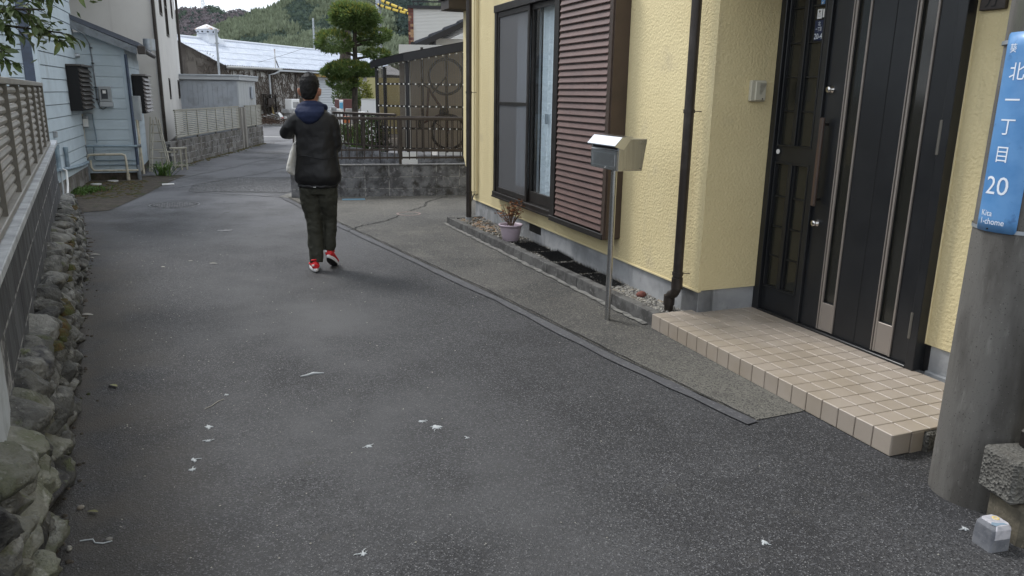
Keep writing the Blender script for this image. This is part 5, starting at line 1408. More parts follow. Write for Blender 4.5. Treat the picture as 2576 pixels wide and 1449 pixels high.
# door: frame, side light, leaf
V0 = .812
df_ = MB()
for b in ((.79, .87, 1.935, 1.997, .107, 2.42), (.79, .87, .600, .655, .107, 2.42), (.79, .87, .655, 1.935, 2.36, 2.42), (.79, .87, .655, 1.935, .098, .122), (.796, .87, 1.530, 1.578, .122, 2.36)):
    df_.box(*b, .003)
dr = df_.build('door_frame', M['door_black'], yh)
sd = MB()
def panel_with_holes(y0, y1, z0, z1, holes, x, par, m, nm):
    us = sorted({y0, y1} | {h[0] for h in holes} | {h[1] for h in holes}); zs = sorted({z0, z1} | {h[2] for h in holes} | {h[3] for h in holes}); mb = MB()
    for a, b in zip(us, us[1:]):
        for e, f in zip(zs, zs[1:]):
            if any(h[0] <= a and b <= h[1] and h[2] <= e and f <= h[3] for h in holes): continue
            mb.quad((x, b, e), (x, a, e), (x, a, f), (x, b, f))
    for a, b, e, f in holes:
        for q in (((x, a, e), (x + .02, a, e), (x + .02, a, f), (x, a, f)), ((x, b, e), (x, b, f), (x + .02, b, f), (x + .02, b, e)), ((x, a, e), (x, b, e), (x + .02, b, e), (x + .02, a, e)), ((x, a, f), (x + .02, a, f), (x + .02, b, f), (x, b, f))):
            mb.quad(*q)
    return mb.build(nm, m, par)
cols_ = ((1.80, 1.912), (1.62, 1.732)); lights = [(a, b, e, f) for a, b in cols_ for e, f in ((.298, 1.150), (1.280, 2.34))]
sl2 = panel_with_holes(1.578, 1.935, .122, 2.36, lights, .822, dr, M['door_black'], 'side_light')
for a, b, e, f in lights:
    MB().quad((.838, b, e), (.838, a, e), (.838, a, f), (.838, b, f)).build('pane', M['smoke_glass'], sl2)
    zb = (.51, .72, .93) if e < 1 else (1.50, 1.717, 1.932, 2.15)
    for z in zb:
        MB().box(.826, .836, a, b, z - .005, z + .005, .002).build('glazing_bar', M['door_black'], sl2)
for z0, z1 in ((.285, 1.162), (1.268, 2.355)):
    for b in ((.812, .824, 1.600, 1.612, z0, z1), (.812, .824, 1.918, 1.930, z0, z1), (.812, .824, 1.612, 1.918, z0, z0 + .012), (.812, .824, 1.612, 1.918, z1 - .012, z1), (.808, .824, 1.750, 1.782, z0 + .012, z1 - .012)):
        MB().box(*b, .002).build('moulding', M['door_black'], sl2)
MB().quad((.87, .6, .1), (.87, .6, 2.42), (.87, 1.99, 2.42), (.87, 1.99, .1)).build('back_board', M['black'], dr)
gl = [(1.247, 1.345, .315, 2.355), (.792, .896, .315, 2.355)]
lf = panel_with_holes(.658, 1.528, .124, 2.358, gl, .818, dr, M['door_black'], 'door_leaf')
for a, b, e, f in gl:
    MB().quad((.832, b, e), (.832, a, e), (.832, a, f), (.832, b, f)).build('pane', M['smoke_glass'], lf)
    for y, wd in ((a - .006, .012), (b + .004, .014), (b + .024, .008)):
        MB().box(.808, .822, y - wd / 2, y + wd / 2, .128, 2.355, .002).build('trim', M['trim_taupe'], lf)
    MB().box(.811, .820, a, b, .130, .312, .002).build('kick_plate', M['trim_taupe'], lf)
MB().box(.8165, .8185, 1.058, 1.062, .13, 2.35).build('leaf_groove', M['black'], lf)
for z in (1.64, .805):
    kn = MB().lathe([(.026, 0), (.026, .008), (.020, .012), (.020, .028), (.017, .033), (.001, .033)], n=18).xf(Matrix.Translation((.818, 1.482, z)) @ Matrix.Rotation(R(-90), 4, 'Y')).build('lock', M['chrome'], lf)
    MB().box(.783, .786, 1.4805, 1.4835, z - .006, z + .006).build('keyhole', M['black'], kn)
hp = MB().box(.762, .784, 1.466, 1.500, .918, 1.470, .006).build('pull_handle', M['handle_wood'], lf)
for z in (.96, 1.43):
    MB().cyl((.780, 1.483, z), (.82, 1.483, z), .009, n=10).build('handle_stem', M['black_brown'], hp)
for z0, z1 in ((.285, .435), (1.305, 1.485)):
    MB().cyl((.792, .652, z0), (.792, .652, z1), .009, n=10).build('hinge', M['alu_taupe_dark'], dr)
MB().cyl((.812, 1.902, 1.232), (.808, 1.902, 1.232), .016, n=20).build('sticker', M['white'], sl2)
pl = MB().box(.829, .8335, 1.623, 1.700, 1.940, 2.062).build('number_plate', M['plate_navy'], sl2)
tx = lambda y0, y1, z0, z1, x=.8275: (lambda a, b: (x, y1 + (y0 - y1) * a, z0 + (z1 - z0) * b))
lettering('北', tx(1.650, 1.672, 2.028, 2.054), M['sign_white'], pl)
lettering('一丁目', tx(1.640, 1.690, 1.995, 2.020), M['sign_white'], pl)
lettering('20-4', tx(1.628, 1.696, 1.948, 1.982), M['sign_white'], pl)
cd = MB().box(.829, .833, 1.650, 1.690, 2.070, 2.128, .001).build('paper_label', M['white'], sl2)
MB().cyl((.8285, 1.670, 2.113), (.8275, 1.670, 2.113), .008, n=6).build('emblem', M['alu_taupe_dark'], cd)
for z in (2.082, 2.090, 2.098):
    MB().box(.8277, .8285, 1.658, 1.684, z, z + .0025).build('print', M['alu_taupe'], cd)
MB().box(.829, .833, 1.628, 1.644, 2.076, 2.126, .001).build('paper_label', M['white'], sl2)
bs_ = MB().box(.829, .833, 1.636, 1.668, 2.150, 2.19).build('blue_label', M['sign_blue'], sl2)
MB().add([(.8275, 1.66, 2.17), (.8275, 1.652, 2.155), (.8275, 1.640, 2.178), (.8275, 1.652, 2.164)], [(0, 1, 2, 3)]).build('print', M['white'], bs_)
npl = MB().box(.835, .862, .44, .575, 2.018, 2.25, .003).build('name_plate', M['rail_brown'], yh)
lettering('方', lambda a, b: (.8335, .545 - a * .07, 2.03 + b * .075), M['black'], npl)

# ------------------------------------------------------------------ tiled entrance step
ps = thing('tiled_step', 'beige tiled entrance step below the dark door', 'step', HF(0, 0, 0), HA)
MB().box(.006, .815, .006, 2.064, -.02, .101).build('grout', M['grout'], ps)
tm = MB().box(.0025, .1135, .002, .1065, .094, .107, .0022).mesh('tile'); tm.materials.append(M['tile'])
fm_ = MB().box(.0, .010, .002, .1065, .004, .1065, .0022).mesh('tile'); fm_.materials.append(M['tile'])
nm_ = MB().box(.002, .1135, .0, .010, .004, .1065, .0022).mesh('tile'); nm_.materials.append(M['tile'])
for k in range(19):
    link('tile', fm_, None, ps, (0, k * .109, 0))
    for r_ in range(7):
        link('tile', tm, None, ps, (r_ * .1165 + .0005, k * .109, 0))
link('tile', nm_, None, ps, (.001, -.001, 0))
MB().box(.125, .20, .0, .01, -.01, .098, .002).build('tile', M['tile'], ps)
MB().box(.20, .95, -.02, .04, -.02, .093, .01).build('concrete_edge', M['rough_block'], ps)
MB().box(.86, .98, .33, .58, .08, .112, .006).build('mortar_patch', M['foundation'], ps)

# ------------------------------------------------------------------ planting strip: kerb blocks, pebbles, mats, pot
kb = thing('kerb_edging', 'dark concrete kerb edging around the pebble strip under the window', 'edging', HF(0, 2.1, 0), HA)
n = 8; L0 = 4.65
for k in range(n):
    a, b = k * L0 / n + .003, (k + 1) * L0 / n - .003; xa, xb = .03 - .16 * a / L0, .03 - .16 * b / L0; h_ = .098 - .002 * k
    MB().add([(xa, a, -.02), (xa + .085, a, -.02), (xb + .085, b, -.02), (xb, b, -.02), (xa + .006, a, h_), (xa + .082, a, h_), (xb + .082, b, h_), (xb + .006, b, h_)],
             [(3, 2, 1, 0), (4, 5, 6, 7), (0, 1, 5, 4), (1, 2, 6, 5), (2, 3, 7, 6), (3, 0, 4, 7)]).build('kerb_block', M['kerb'], kb, .006)
MB().box(-.04, .34, L0 - .09, L0 - .003, -.02, .08).build('kerb_block', M['kerb'], kb, .006)
o = struct(MB().quad((.10, 2.07, .055), (.33, 2.07, .055), (.33, 6.7, .055), (-.05, 6.7, .055)).build('planting_bed', M['soil'])); o.location = HF(0, 0, 0); o.rotation_euler = (0, 0, HA)
spt = [(.01 - .16 * k / 16 - .012, 2.15 + 4.6 * k / 16) for k in range(17)]
o = struct(strip([HF(a, b)[:2] for a, b in spt], .05, .012, .012, 9, 5).build('mortar_fillet', M['spill']))
mb = MB(); rs = random.Random(6)
def pebble(mb, c, r_, rs):
    a = rs.uniform(0, 3); sx, sy = r_ * rs.uniform(.8, 1.4), r_ * rs.uniform(.7, 1.1); h_ = r_ * rs.uniform(.5, .8)
    rg = []
    for f, z in ((.75, -.6), (1, 0), (.7, .62), (.25, .9)):
        rg.append([(c[0] + f * (sx * math.cos(t + 0) * math.cos(a) - sy * math.sin(t) * math.sin(a)), c[1] + f * (sx * math.cos(t) * math.sin(a) + sy * math.sin(t) * math.cos(a)), c[2] + z * h_) for t in [6.2832 * k / 7 for k in range(7)]])
    mb.rings(rg)
for k in range(2300):
    y = rs.uniform(2.1, 6.66) if rs.random() < .6 else rs.uniform(2.1, 3.2)
    xa = .12 - .16 * (y - 2.1) / 4.6
    pebble(mb, (rs.uniform(xa, .325), y, .06 + rs.uniform(0, .014)), rs.uniform(.008, .017), rs)
o = stuff(mb.build('pebbles', M['pebble']), 'grey and tan pebbles in the strip along the house foot', 'pebbles'); o.location = HF(0, 0, 0); o.rotation_euler = (0, 0, HA)
mb = MB()
for k in range(90):
    y = rs.uniform(5.5, 6.6); x = rs.uniform(0, .3); a = rs.uniform(0, 6.3); l_ = rs.uniform(.03, .10)
    mb.add([(x, y, .08), (x + math.cos(a) * l_, y + math.sin(a) * l_, .085), (x + .004, y + .004, .084)], [(0, 1, 2)])
o = stuff(mb.build('straw', M['brick_tan']), 'dry straw on the pebbles by the far downpipe', 'straw'); o.location = HF(0, 0, 0); o.rotation_euler = (0, 0, HA)
o = MB(); pebble(o, (0, 0, .02), .035, rs); o = o.build('brick_fragment', M['brick']); o.location = HF(.24, 2.62, .07); tag(o, 'broken red brick fragment on the pebbles near the step', 'brick')
cellm = MB()
spk = MB()
for i in range(17):
    cellm.box(-.105, .105, -.21 + i * .026, -.2082 + i * .026, 0, .006)
for j in range(9):
    cellm.box(-.105 + j * .0262, -.1032 + j * .0262, -.21, .21, .001, .007)
for i in range(17):
    for j in range(9):
        x, y = -.104 + j * .0262, -.2085 + i * .026; s_ = .0035
        spk.add([(x - s_, y - s_, .006), (x + s_, y - s_, .006), (x, y + s_, .006), (x, y, .042)], [(0, 1, 3), (1, 2, 3), (2, 0, 3)])
gm_, sm_ = cellm.mesh('grid'), spk.mesh('spikes'); gm_.materials.append(M['mat_black']); sm_.materials.append(M['mat_black'])
for (s_, v_, rz_), lb in zip(((4.66, .165, .03), (4.17, .20, -.06), (3.66, .16, .07), (3.17, .175, -.04)), ('nearest the flower pot', 'second from the flower pot', 'third from the flower pot', 'nearest the mailbox post')):
    t = thing('spike_mat', 'black plastic cat spike mat on the pebbles, ' + lb, 'mat', HF(v_, s_, .078), HA + rz_, 'spike mats in the pebble strip')
    link('grid', gm_, None, t); stuff(link('spikes', sm_, None, t))
pt = thing('flower_pot', 'mauve flower pot with a withered shrub under the window', 'flower pot', HF(.10, 5.10, .075), HA)
MB().lathe([(.082, 0), (.088, .01), (.112, .13), (.118, .155), (.128, .158), (.130, .172), (.122, .174), (.112, .160), (.105, .14)], n=28).build('pot', M['pot'], pt)
MB().lathe([(.108, .138), (.001, .146)], n=20, caps=False).build('potting_soil', M['soil'], pt)
rs = random.Random(9); tw = MB(); lvs = MB()
for k in range(22):
    a = rs.uniform(0, 6.28); r1_ = rs.uniform(.05, .19); h_ = rs.uniform(.14, .31)
    p = [(rs.uniform(-.03, .03), rs.uniform(-.03, .03), .14), (math.cos(a) * r1_ * .5, math.sin(a) * r1_ * .5, .14 + h_ * .55), (math.cos(a) * r1_, math.sin(a) * r1_, .14 + h_)]
    tw.tube(p, [.005, .0035, .0018], 5)
    for j in range(11):
        t_ = rs.uniform(.0, 1.05); q = Vector(p[1]).lerp(Vector(p[2]), t_) + Vector((rs.uniform(-.03, .03), rs.uniform(-.03, .03), rs.uniform(-.02, .03)))
        b = rs.uniform(0, 6.28); l_ = rs.uniform(.018, .034); d = Vector((math.cos(b), math.sin(b), rs.uniform(-.9, .3))).normalized() * l_; sd_ = d.cross(Vector((rs.random(), rs.random(), 1))).normalized() * l_ * .42
        lvs.add([q, q + d * .5 + sd_, q + d, q + d * .5 - sd_], [(0, 1, 2, 3)])
        tw.tube([Vector(p[1]).lerp(Vector(p[2]), min(t_, 1)), q], .001, 3)
tw.build('stems', M['twig'], pt); stuff(lvs.build('withered_leaves', M['dry_leaf'], pt))

# ------------------------------------------------------------------ mailbox on a post
mbx = thing('mailbox', 'stainless steel mailbox on a slim post in front of the shuttered window', 'mailbox', HF(-.2, 2.348, 0), HA)
MB().cyl((0, 0, -.01), (0, 0, 1.10), .021, n=18).build('post', M['steel'], mbx)
MB().add([(-.080, -.19, 1.095), (.105, -.19, 1.095), (.105, .20, 1.095), (-.080, .20, 1.095), (-.078, -.19, 1.275), (-.045, -.19, 1.305), (.135, -.19, 1.305), (.135, .20, 1.305), (-.045, .20, 1.305), (-.078, .20, 1.275)],
         [(3, 2, 1, 0), (0, 1, 6, 5, 4), (1, 2, 7, 6), (2, 3, 9, 8, 7), (3, 0, 4, 9), (4, 5, 8, 9), (5, 6, 7, 8)]).build('body', M['steel'], mbx, .002)
MB().add([(-.112, -.197, 1.262), (-.060, -.197, 1.318), (-.112, .207, 1.262), (-.060, .207, 1.318), (.02, -.197, 1.322), (.02, .207, 1.322), (-.112, -.197, 1.256), (-.112, .207, 1.256)], [(0, 2, 3, 1), (1, 3, 5, 4), (6, 7, 2, 0)]).build('lid', M['steel_bright'], mbx)
MB().add([(-.112, -.197, 1.256), (-.060, -.197, 1.318), (.02, -.197, 1.322), (-.045, -.197, 1.235)], [(0, 3, 2, 1)]).build('lid_side', M['steel_bright'], mbx)
MB().box(-.0795, -.078, -.17, .18, 1.235, 1.262).build('slot', M['black'], mbx)
dl = MB().box(-.086, -.080, -.185, .195, 1.100, 1.228, .002).build('door', M['steel'], mbx)
for b in ((-.088, -.0855, -.155, .165, 1.118, 1.121), (-.088, -.0855, -.155, .165, 1.205, 1.208), (-.088, -.0855, -.155, -.152, 1.118, 1.208), (-.088, -.0855, .162, .165, 1.118, 1.208)):
    MB().box(*b).build('door_rib', M['steel_bright'], dl)
MB().cyl((-.086, -.02, 1.108), (-.090, -.02, 1.108), .006, n=10).build('lock', M['chrome'], dl)
for y_, z_ in ((-.1915, 1.275), (-.1915, 1.11)):
    for x_ in (-.03, .09):
        MB().cyl((x_, y_ + .003, z_), (x_, y_, z_), .003, n=8).build('rivet', M['black'], mbx)

# ------------------------------------------------------------------ concrete utility pole with street sign
PC = (1.947, 2.854)
cp = thing('concrete_pole', 'stained concrete utility pole at the right edge carrying a blue street sign', 'utility pole', (*PC, 0))
MB().lathe([(.176, -.05), (.174, .0), (.172, .3), (.168, 1.0), (.162, 2.0), (.150, 4), (.12, 9)], n=48).build('shaft', M['concrete_pole'], cp)
sg = thing('street_sign', 'curved blue street name plate strapped to the concrete pole', 'sign', (*PC, 1.1))
rS = .1735
def oncyl(r_, deg, z): return (r_ * math.cos(R(deg)), r_ * math.sin(R(deg)), z)
a0, a1, z0, z1 = 177.0, 229.0, .010, .722
mb = MB(); na, nz_ = 20, 2
out = []
cr = 4.5
prf = []
for k in range(7): prf.append((a0 + cr - cr * math.cos(k * math.pi / 12), z1 - .016 + .016 * math.sin(k * math.pi / 12)))
for k in range(1, na): prf.append((a0 + cr + (a1 - a0 - 2 * cr) * k / na, z1))
for k in range(7): prf.append((a1 - cr + cr * math.sin(k * math.pi / 12), z1 - .016 + .016 * math.cos(k * math.pi / 12)))
top_ = prf; n_ = len(top_)
vs = []
for a, z in top_:
    vs += [oncyl(rS, a, z), oncyl(rS, a, z1 - .05), oncyl(rS, a, z0 + .05), oncyl(rS, a, z0 + z1 - z)]
fs = []
for i in range(n_ - 1):
    for j in range(3): fs.append((4 * i + j, 4 * i + j + 1, 4 * i + 4 + j + 1, 4 * i + 4 + j))
pm = MB().add(vs, fs, True).build('plate', M['sign_blue'], sg)
so = pm.modifiers.new('solid', 'SOLIDIFY'); so.thickness = .003; so.offset = -1
def sign_text(body, am, z0_, z1_, wd):
    rr = rS + .0012; c = am
    def fn(a, b):
        th_ = c + math.degrees((a - .5) * wd / rS)
        return oncyl(rr, th_, z0_ - 1.1 + (z1_ - z0_) * b)
    return lettering(body, fn, M['sign_white'], sg)
sign_text('葵', 189, 1.752, 1.783, .030)
sign_text('北', 199, 1.657, 1.717, .058)
sign_text('一', 199, 1.586, 1.592, .056)
sign_text('丁', 198.5, 1.465, 1.520, .056)
sign_text('目', 198, 1.366, 1.422, .042)
sign_text('20', 198, 1.248, 1.314, .088)
sign_text('Kita', 191, 1.167, 1.188, .046)
sign_text('1-chome', 199.5, 1.137, 1.159, .092)
for z in (1.79 - 1.1, 1.118 - 1.1):
    q_ = []
    for k in range(40): q_ += [oncyl(.1712, 90 + k * 6, z - .007), oncyl(.1712, 90 + k * 6, z + .007)]
    MB().add(q_, [(2 * k, 2 * k + 2, 2 * k + 3, 2 * k + 1) for k in range(39)], True).build('strap', M['galv'], sg)
MB().cyl(oncyl(rS + .001, 196, .02), oncyl(rS + .004, 196, .02), .003, n=8).build('rivet', M['black'], sg)

# ------------------------------------------------------------------ neighbour's low wall, fence post and boundary marker
nw = thing('rough_block_wall', 'rough concrete block wall end behind the boundary marker at the bottom right', 'wall', (1.82, 2.47, 0), R(8))
MB().box(.0, 1.4, .0, .17, .155, .325, .012).build('upper_block', M['rough_block'], nw)
MB().box(.04, 1.4, -.03, .15, -.02, .150, .014).build('lower_block', M['lower_block'], nw)
fp = thing('fence_post', 'dark brown metal fence post standing on the rough block', 'post', (1.955, 2.60, .325), R(8))
MB().box(-.035, .035, -.03, .03, .0, .07, .008).build('base', M['black_brown'], fp)
MB().box(-.022, .05, -.02, .02, .07, 1.2, .004).build('upright', M['black_brown'], fp)
bmk = thing('boundary_marker', 'small painted stone boundary marker at the foot of the block wall', 'marker', (1.772, 2.465, 0), R(14))
MB().rings([[(a, b, z) for a, b in ((-w_, -w_ + c_), (-w_ + c_, -w_), (w_ - c_, -w_), (w_, -w_ + c_), (w_, w_ - c_), (w_ - c_, w_), (-w_ + c_, w_), (-w_, w_ - c_))] for w_, z, c_ in ((.044, -.02, .006), (.043, .055, .006), (.043, .086, .010), (.036, .100, .012))], sm=False).build('stone', M['marker'], bmk, .004)
MB().rings([[(a, b, z) for a, b in ((-w_ + .01, -w_ + c_), (-w_ + c_, -w_), (w_ - c_, -w_), (w_, -w_ + c_), (w_, w_ - c_), (w_ - c_, w_), (-w_ + .02, w_), (-w_ + .006, w_ - c_))] for w_, z, c_ in ((.0445, .050, .012), (.0445, .087, .012), (.0368, .1015, .012))], sm=False).build('paint', M['marker_paint'], bmk, .002)
MB().lathe([(.013, .1018), (.013, .1030), (.006, .1032), (.006, .1018)], (.018, .012, 0), 14, False).build('yellow_mark', M['paint_yellow'], bmk)
MB().add([(-.036, -.02, .1024), (-.028, -.034, .1024), (.0, -.030, .1024), (.024, -.035, .1024), (.020, -.022, .1024), (.0, -.018, .1024), (-.020, -.008, .1024)], [tuple(range(7))]).build('grey_mark', M['paint_bluegrey'], bmk)

# ------------------------------------------------------------------ walking person seen from behind
pe = thing('person', 'person in black jacket, navy hood, dark olive trousers and red trainers walking away', 'person', (-1.74, 6.75, 0))
def remeshed(o, vox, smooth=4, disp=None):
    m = o.modifiers.new('remesh', 'REMESH'); m.mode = 'VOXEL'; m.voxel_size = vox; m.use_smooth_shade = True
    if smooth:
        s_ = o.modifiers.new('smooth', 'SMOOTH'); s_.factor = .5; s_.iterations = smooth
    for i, (sc_, st_, kind) in enumerate(disp or ()):
        tx_ = bpy.data.textures.new('folds', kind); tx_.noise_scale = sc_
        d = o.modifiers.new('folds', 'DISPLACE'); d.texture = tx_; d.strength = st_; d.mid_level = .5; d.texture_coords = 'LOCAL'
    return o
def ell_path(mb, pts, n=14):
    """tube with elliptic sections: (x, y, z, r)"""
    return mb.tube([p[:3] for p in pts], [p[3] for p in pts], n)
# body, one continuous surface
b = MB()
b.ell([(-.035, .005, 1.475, .030, .040), (-.035, .02, 1.49, .05, .065), (-.035, .012, 1.52, .064, .085), (-.035, .005, 1.56, .074, .095), (-.035, .0, 1.61, .078, .100), (-.035, -.004, 1.66, .075, .096), (-.035, -.004, 1.70, .055, .072), (-.035, -.004, 1.722, .02, .028)], 20)
ell_path(b, [(-.03, -.01, 1.30, .065), (-.033, -.012, 1.40, .058), (-.035, -.012, 1.50, .054), (-.035, -.005, 1.56, .055)])
b.ell([(-.035, .10, 1.545, .016, .012), (-.035, .108, 1.565, .014, .018), (-.035, .098, 1.60, .008, .010)], 10)      # nose
for sx in (-1, 1):
    b.ell([(-.035 + sx * .083, -.006, 1.545, .008, .012), (-.035 + sx * .090, -.014, 1.56, .010, .018), (-.035 + sx * .094, -.018, 1.59, .011, .024), (-.035 + sx * .092, -.016, 1.61, .009, .018)], 10)
b.ell([(0, 0, .74, .14, .09), (0, 0, .84, .145, .095), (0, 0, 1.0, .13, .085), (0, 0, 1.2, .15, .09), (-.01, -.01, 1.36, .16, .08), (-.02, -.01, 1.42, .07, .055)], 16)
arms = {-1: [(-.15, -.01, 1.37, .052), (-.250, .0, 1.235, .046), (-.250, .06, 1.225, .042), (-.17, .25, 1.31, .030), (-.16, .275, 1.325, .027)],
        1: [(.13, -.01, 1.37, .050), (.155, .0, 1.16, .044), (.15, .05, 1.13, .040), (.08, .25, 1.16, .030), (.07, .275, 1.17, .027)]}
for sx, p in arms.items():
    ell_path(b, p)
    w_ = Vector(p[-1][:3]); d = (w_ - Vector(p[-2][:3])).normalized()
    b.rings([[tuple(w_ + d * t + Vector((0, 0, 1)) * (.040 * f * math.cos(k * 6.2832 / 10)) + d.cross(Vector((0, 0, 1))) * (.016 * math.sin(k * 6.2832 / 10))) for k in range(10)] for t, f in ((0, .7), (.03, 1), (.08, 1), (.10, .8))])
    sd = d.cross(Vector((0, 0, 1)))
    for q, (oz, ln) in enumerate(((.030, .062), (.010, .072), (-.010, .068), (-.029, .054))):
        a_ = w_ + d * .09 + Vector((0, 0, oz)); m_ = a_ + d * ln * .5 + sd * -.012 * sx * -1; e_ = m_ + (d * .3 + sd * sx * .8).normalized() * ln * .5
        b.tube([a_, m_, e_], [.0095, .009, .0075], 8)
    a_ = w_ + d * .035 + Vector((0, 0, .032)); b.tube([a_, a_ + Vector((0, 0, .028)) + d * .022, a_ + Vector((0, 0, .036)) + d * .055], [.011, .010, .008], 8)
legs = {-1: [(-.08, 0, .76, .085), (-.066, .015, .60, .075), (-.055, .025, .47, .058), (-.05, .0, .30, .050), (-.042, -.05, .10, .036)],
        1: [(.078, 0, .76, .080), (.076, .04, .60, .070), (.072, .075, .47, .052), (.072, .06, .33, .046), (.070, .03, .17, .034)]}
for p in legs.values(): ell_path(b, p)
bo = remeshed(b.build('body', M['skin'], pe), .0065, 2)
# hair cap with short strands
hb = MB(); rs = random.Random(4)
hb.ell([(-.035, -.058, 1.515, .040, .032), (-.035, -.048, 1.545, .060, .052), (-.035, -.032, 1.58, .073, .076), (-.035, -.014, 1.62, .081, .096), (-.035, -.008, 1.67, .081, .099), (-.035, -.006, 1.71, .062, .080), (-.035, -.006, 1.735, .026, .034)], 24)
hh = remeshed(hb.build('hair', M['hair'], pe), .008, 2, [(.018, .012, 'CLOUDS')])
st_ = MB()
for k in range(1500):
    th_2 = rs.uniform(0, 6.2832); u = rs.uniform(-.55, 1); cu = math.sqrt(max(0, 1 - u * u))
    dn = Vector((cu * math.cos(th_2), cu * math.sin(th_2), u))
    if dn.y > .55 and u < .45: continue
    p = Vector((-.035 + dn.x * .078, -.008 + dn.y * .096, 1.635 + dn.z * .098))
    if u < -.1: p.x = -.035 + dn.x * .068
    d = (dn * .55 + Vector((rs.uniform(-.5, .5), rs.uniform(-.5, .2), -.35 if u < .5 else .25))).normalized() * rs.uniform(.014, .024)
    s2 = d.cross(dn).normalized() * .0016 if d.cross(dn).length > 0 else Vector((.0016, 0, 0))
    st_.add([p - s2, p + s2, p + d], [(0, 1, 2)])
stuff(st_.build('hair_strands', M['hair'], hh))
# jacket
j = MB()
j.ell([(-.005, 0, .762, .160, .112), (-.003, 0, .785, .178, .124), (-.002, 0, .815, .203, .140), (0, 0, .86, .205, .142), (.0, 0, .96, .192, .132), (.0, 0, 1.07, .180, .124), (.0, -.004, 1.18, .178, .120), (.0, -.010, 1.28, .182, .118), (-.004, -.014, 1.35, .180, .110), (-.010, -.014, 1.395, .158, .096), (-.018, -.012, 1.43, .125, .082), (-.025, -.01, 1.455, .075, .066)], 28)
ell_path(j, [(-.130, -.012, 1.368, .066), (-.172, -.012, 1.335, .070), (-.232, -.006, 1.270, .064), (-.268, .012, 1.222, .062), (-.256, .07, 1.220, .058), (-.215, .15, 1.250, .052), (-.175, .24, 1.30, .045)])
ell_path(j, [(.115, -.012, 1.370, .064), (.145, -.010, 1.325, .064), (.158, -.002, 1.23, .058), (.162, .010, 1.14, .058), (.150, .06, 1.105, .056), (.115, .15, 1.125, .050), (.08, .24, 1.155, .043)])
jo = remeshed(j.build('jacket', M['jacket'], pe), .010, 6, [(.16, .020, 'CLOUDS'), (.06, .004, 'CLOUDS')])
cr_ = MB()                                                     # gathered hem, back yoke seam, seat label
cr_.tube([(.165 * math.cos(k * 6.2832 / 40) - .004, .116 * math.sin(k * 6.2832 / 40), .772 + .004 * math.sin(k * 2.1)) for k in range(41)], .016, 8, False)
remeshed(cr_.build('hem_band', M['jacket'], jo), .008, 2)
MB().tube([(.17 * math.cos(t), -.012 - .126 * math.sin(t) - .003, 1.03 + .012 * math.cos(3 * t)) for t in [R(18 + 4.5 * k) for k in range(33)]], .0035, 5).build('back_seam', M['jacket'], jo)
MB().box(-.012, .012, -.139, -.132, .770, .773).build('label', M['white'], jo)
# hood lying on the back
h = MB()
h.ell([(-.020, -.105, 1.305, .025, .022), (-.020, -.120, 1.335, .070, .040), (-.022, -.115, 1.375, .108, .058), (-.022, -.098, 1.415, .128, .070), (-.020, -.075, 1.445, .122, .062), (-.020, -.06, 1.465, .095, .045)], 22)
h.tube([(-.022 + .105 * math.sin(k * 6.2832 / 28), .0 - .088 * math.cos(k * 6.2832 / 28), 1.448 + .018 * math.cos(k * 6.2832 / 28)) for k in range(29)], .030, 10, False)
h.tube([(-.025 + .075 * math.sin(k * 6.2832 / 28), -.01 - .070 * math.cos(k * 6.2832 / 28), 1.475 + .014 * math.cos(k * 6.2832 / 28)) for k in range(29)], .020, 10, False)
remeshed(h.build('hood', M['hood'], pe), .008, 3, [(.06, .014, 'CLOUDS')])
# trousers
t_ = MB()
t_.ell([(0, 0, .70, .155, .10), (0, 0, .76, .165, .108), (0, 0, .84, .16, .105), (0, 0, .88, .15, .1)], 20)
ell_path(t_, [(-.082, 0, .76, .098), (-.080, .008, .66, .094), (-.068, .02, .54, .083), (-.060, .022, .46, .076), (-.056, .008, .36, .071), (-.050, -.012, .25, .066), (-.044, -.035, .15, .062), (-.040, -.052, .075, .060)])
ell_path(t_, [(.074, 0, .76, .092), (.075, .015, .66, .086), (.076, .045, .54, .072), (.076, .062, .46, .062), (.076, .062, .37, .060), (.070, .050, .28, .056), (.062, .038, .175, .052)])
remeshed(t_.build('trousers', M['trouser'], pe), .008, 4, [(.10, .024, 'CLOUDS'), (.045, .007, 'CLOUDS')])
# trainers
def shoe(loc, rot, nm):
    s_ = MB()
    sec_ = [(.0, .030, .012, .058), (.02, .036, .0, .075), (.06, .038, .0, .088), (.10, .040, .0, .080), (.15, .045, .0, .062), (.20, .047, .0, .050), (.245, .038, .0, .042), (.27, .015, .004, .030)]
    rg = []
    for y, wd, zb, zt in sec_:
        rg.append([(wd * math.cos(a) * (1 if math.sin(a) < .3 else .82), y, .022 + zb + (zt - zb) * (.5 + .5 * math.sin(a))) for a in [6.2832 * k / 14 for k in range(14)]])
    s_.rings(rg)
    u = remeshed(s_.build(nm, M['shoe_red'], pe), .005, 2); u.location = loc; u.rotation_euler = rot
    so_ = MB(); so_.rings([[(wd * f * math.cos(a) , .135 + .145 * f * math.sin(a), z) for a in [6.2832 * k / 24 for k in range(24)] for wd in (.040 + .006 * math.sin(a),)] for z, f in ((.006, .97), (.012, 1.03), (.030, 1.05), (.036, .98))])
    so2 = so_.build('midsole', M['sole_white'], u)
    MB().rings([[((.040 + .006 * math.sin(a)) * f * math.cos(a), .135 + .145 * f * math.sin(a), z) for a in [6.2832 * k / 24 for k in range(24)]] for z, f in ((-.002, .90), (.007, .96))]).build('outsole', M['sole_black'], u)
    MB().box(-.034, -.014, -.004, .003, .060, .074).build('heel_mark', M['sole_white'], u)
    MB().tube([(-.03, .04, .105), (.0, .02, .112), (.03, .04, .105), (.025, .1, .1), (-.025, .1, .1), (-.03, .04, .105)], .008, 6).build('collar', M['shoe_red'], u)
    return u
shoe((-.028, -.125, .002), (0, 0, R(20)), 'trainer')
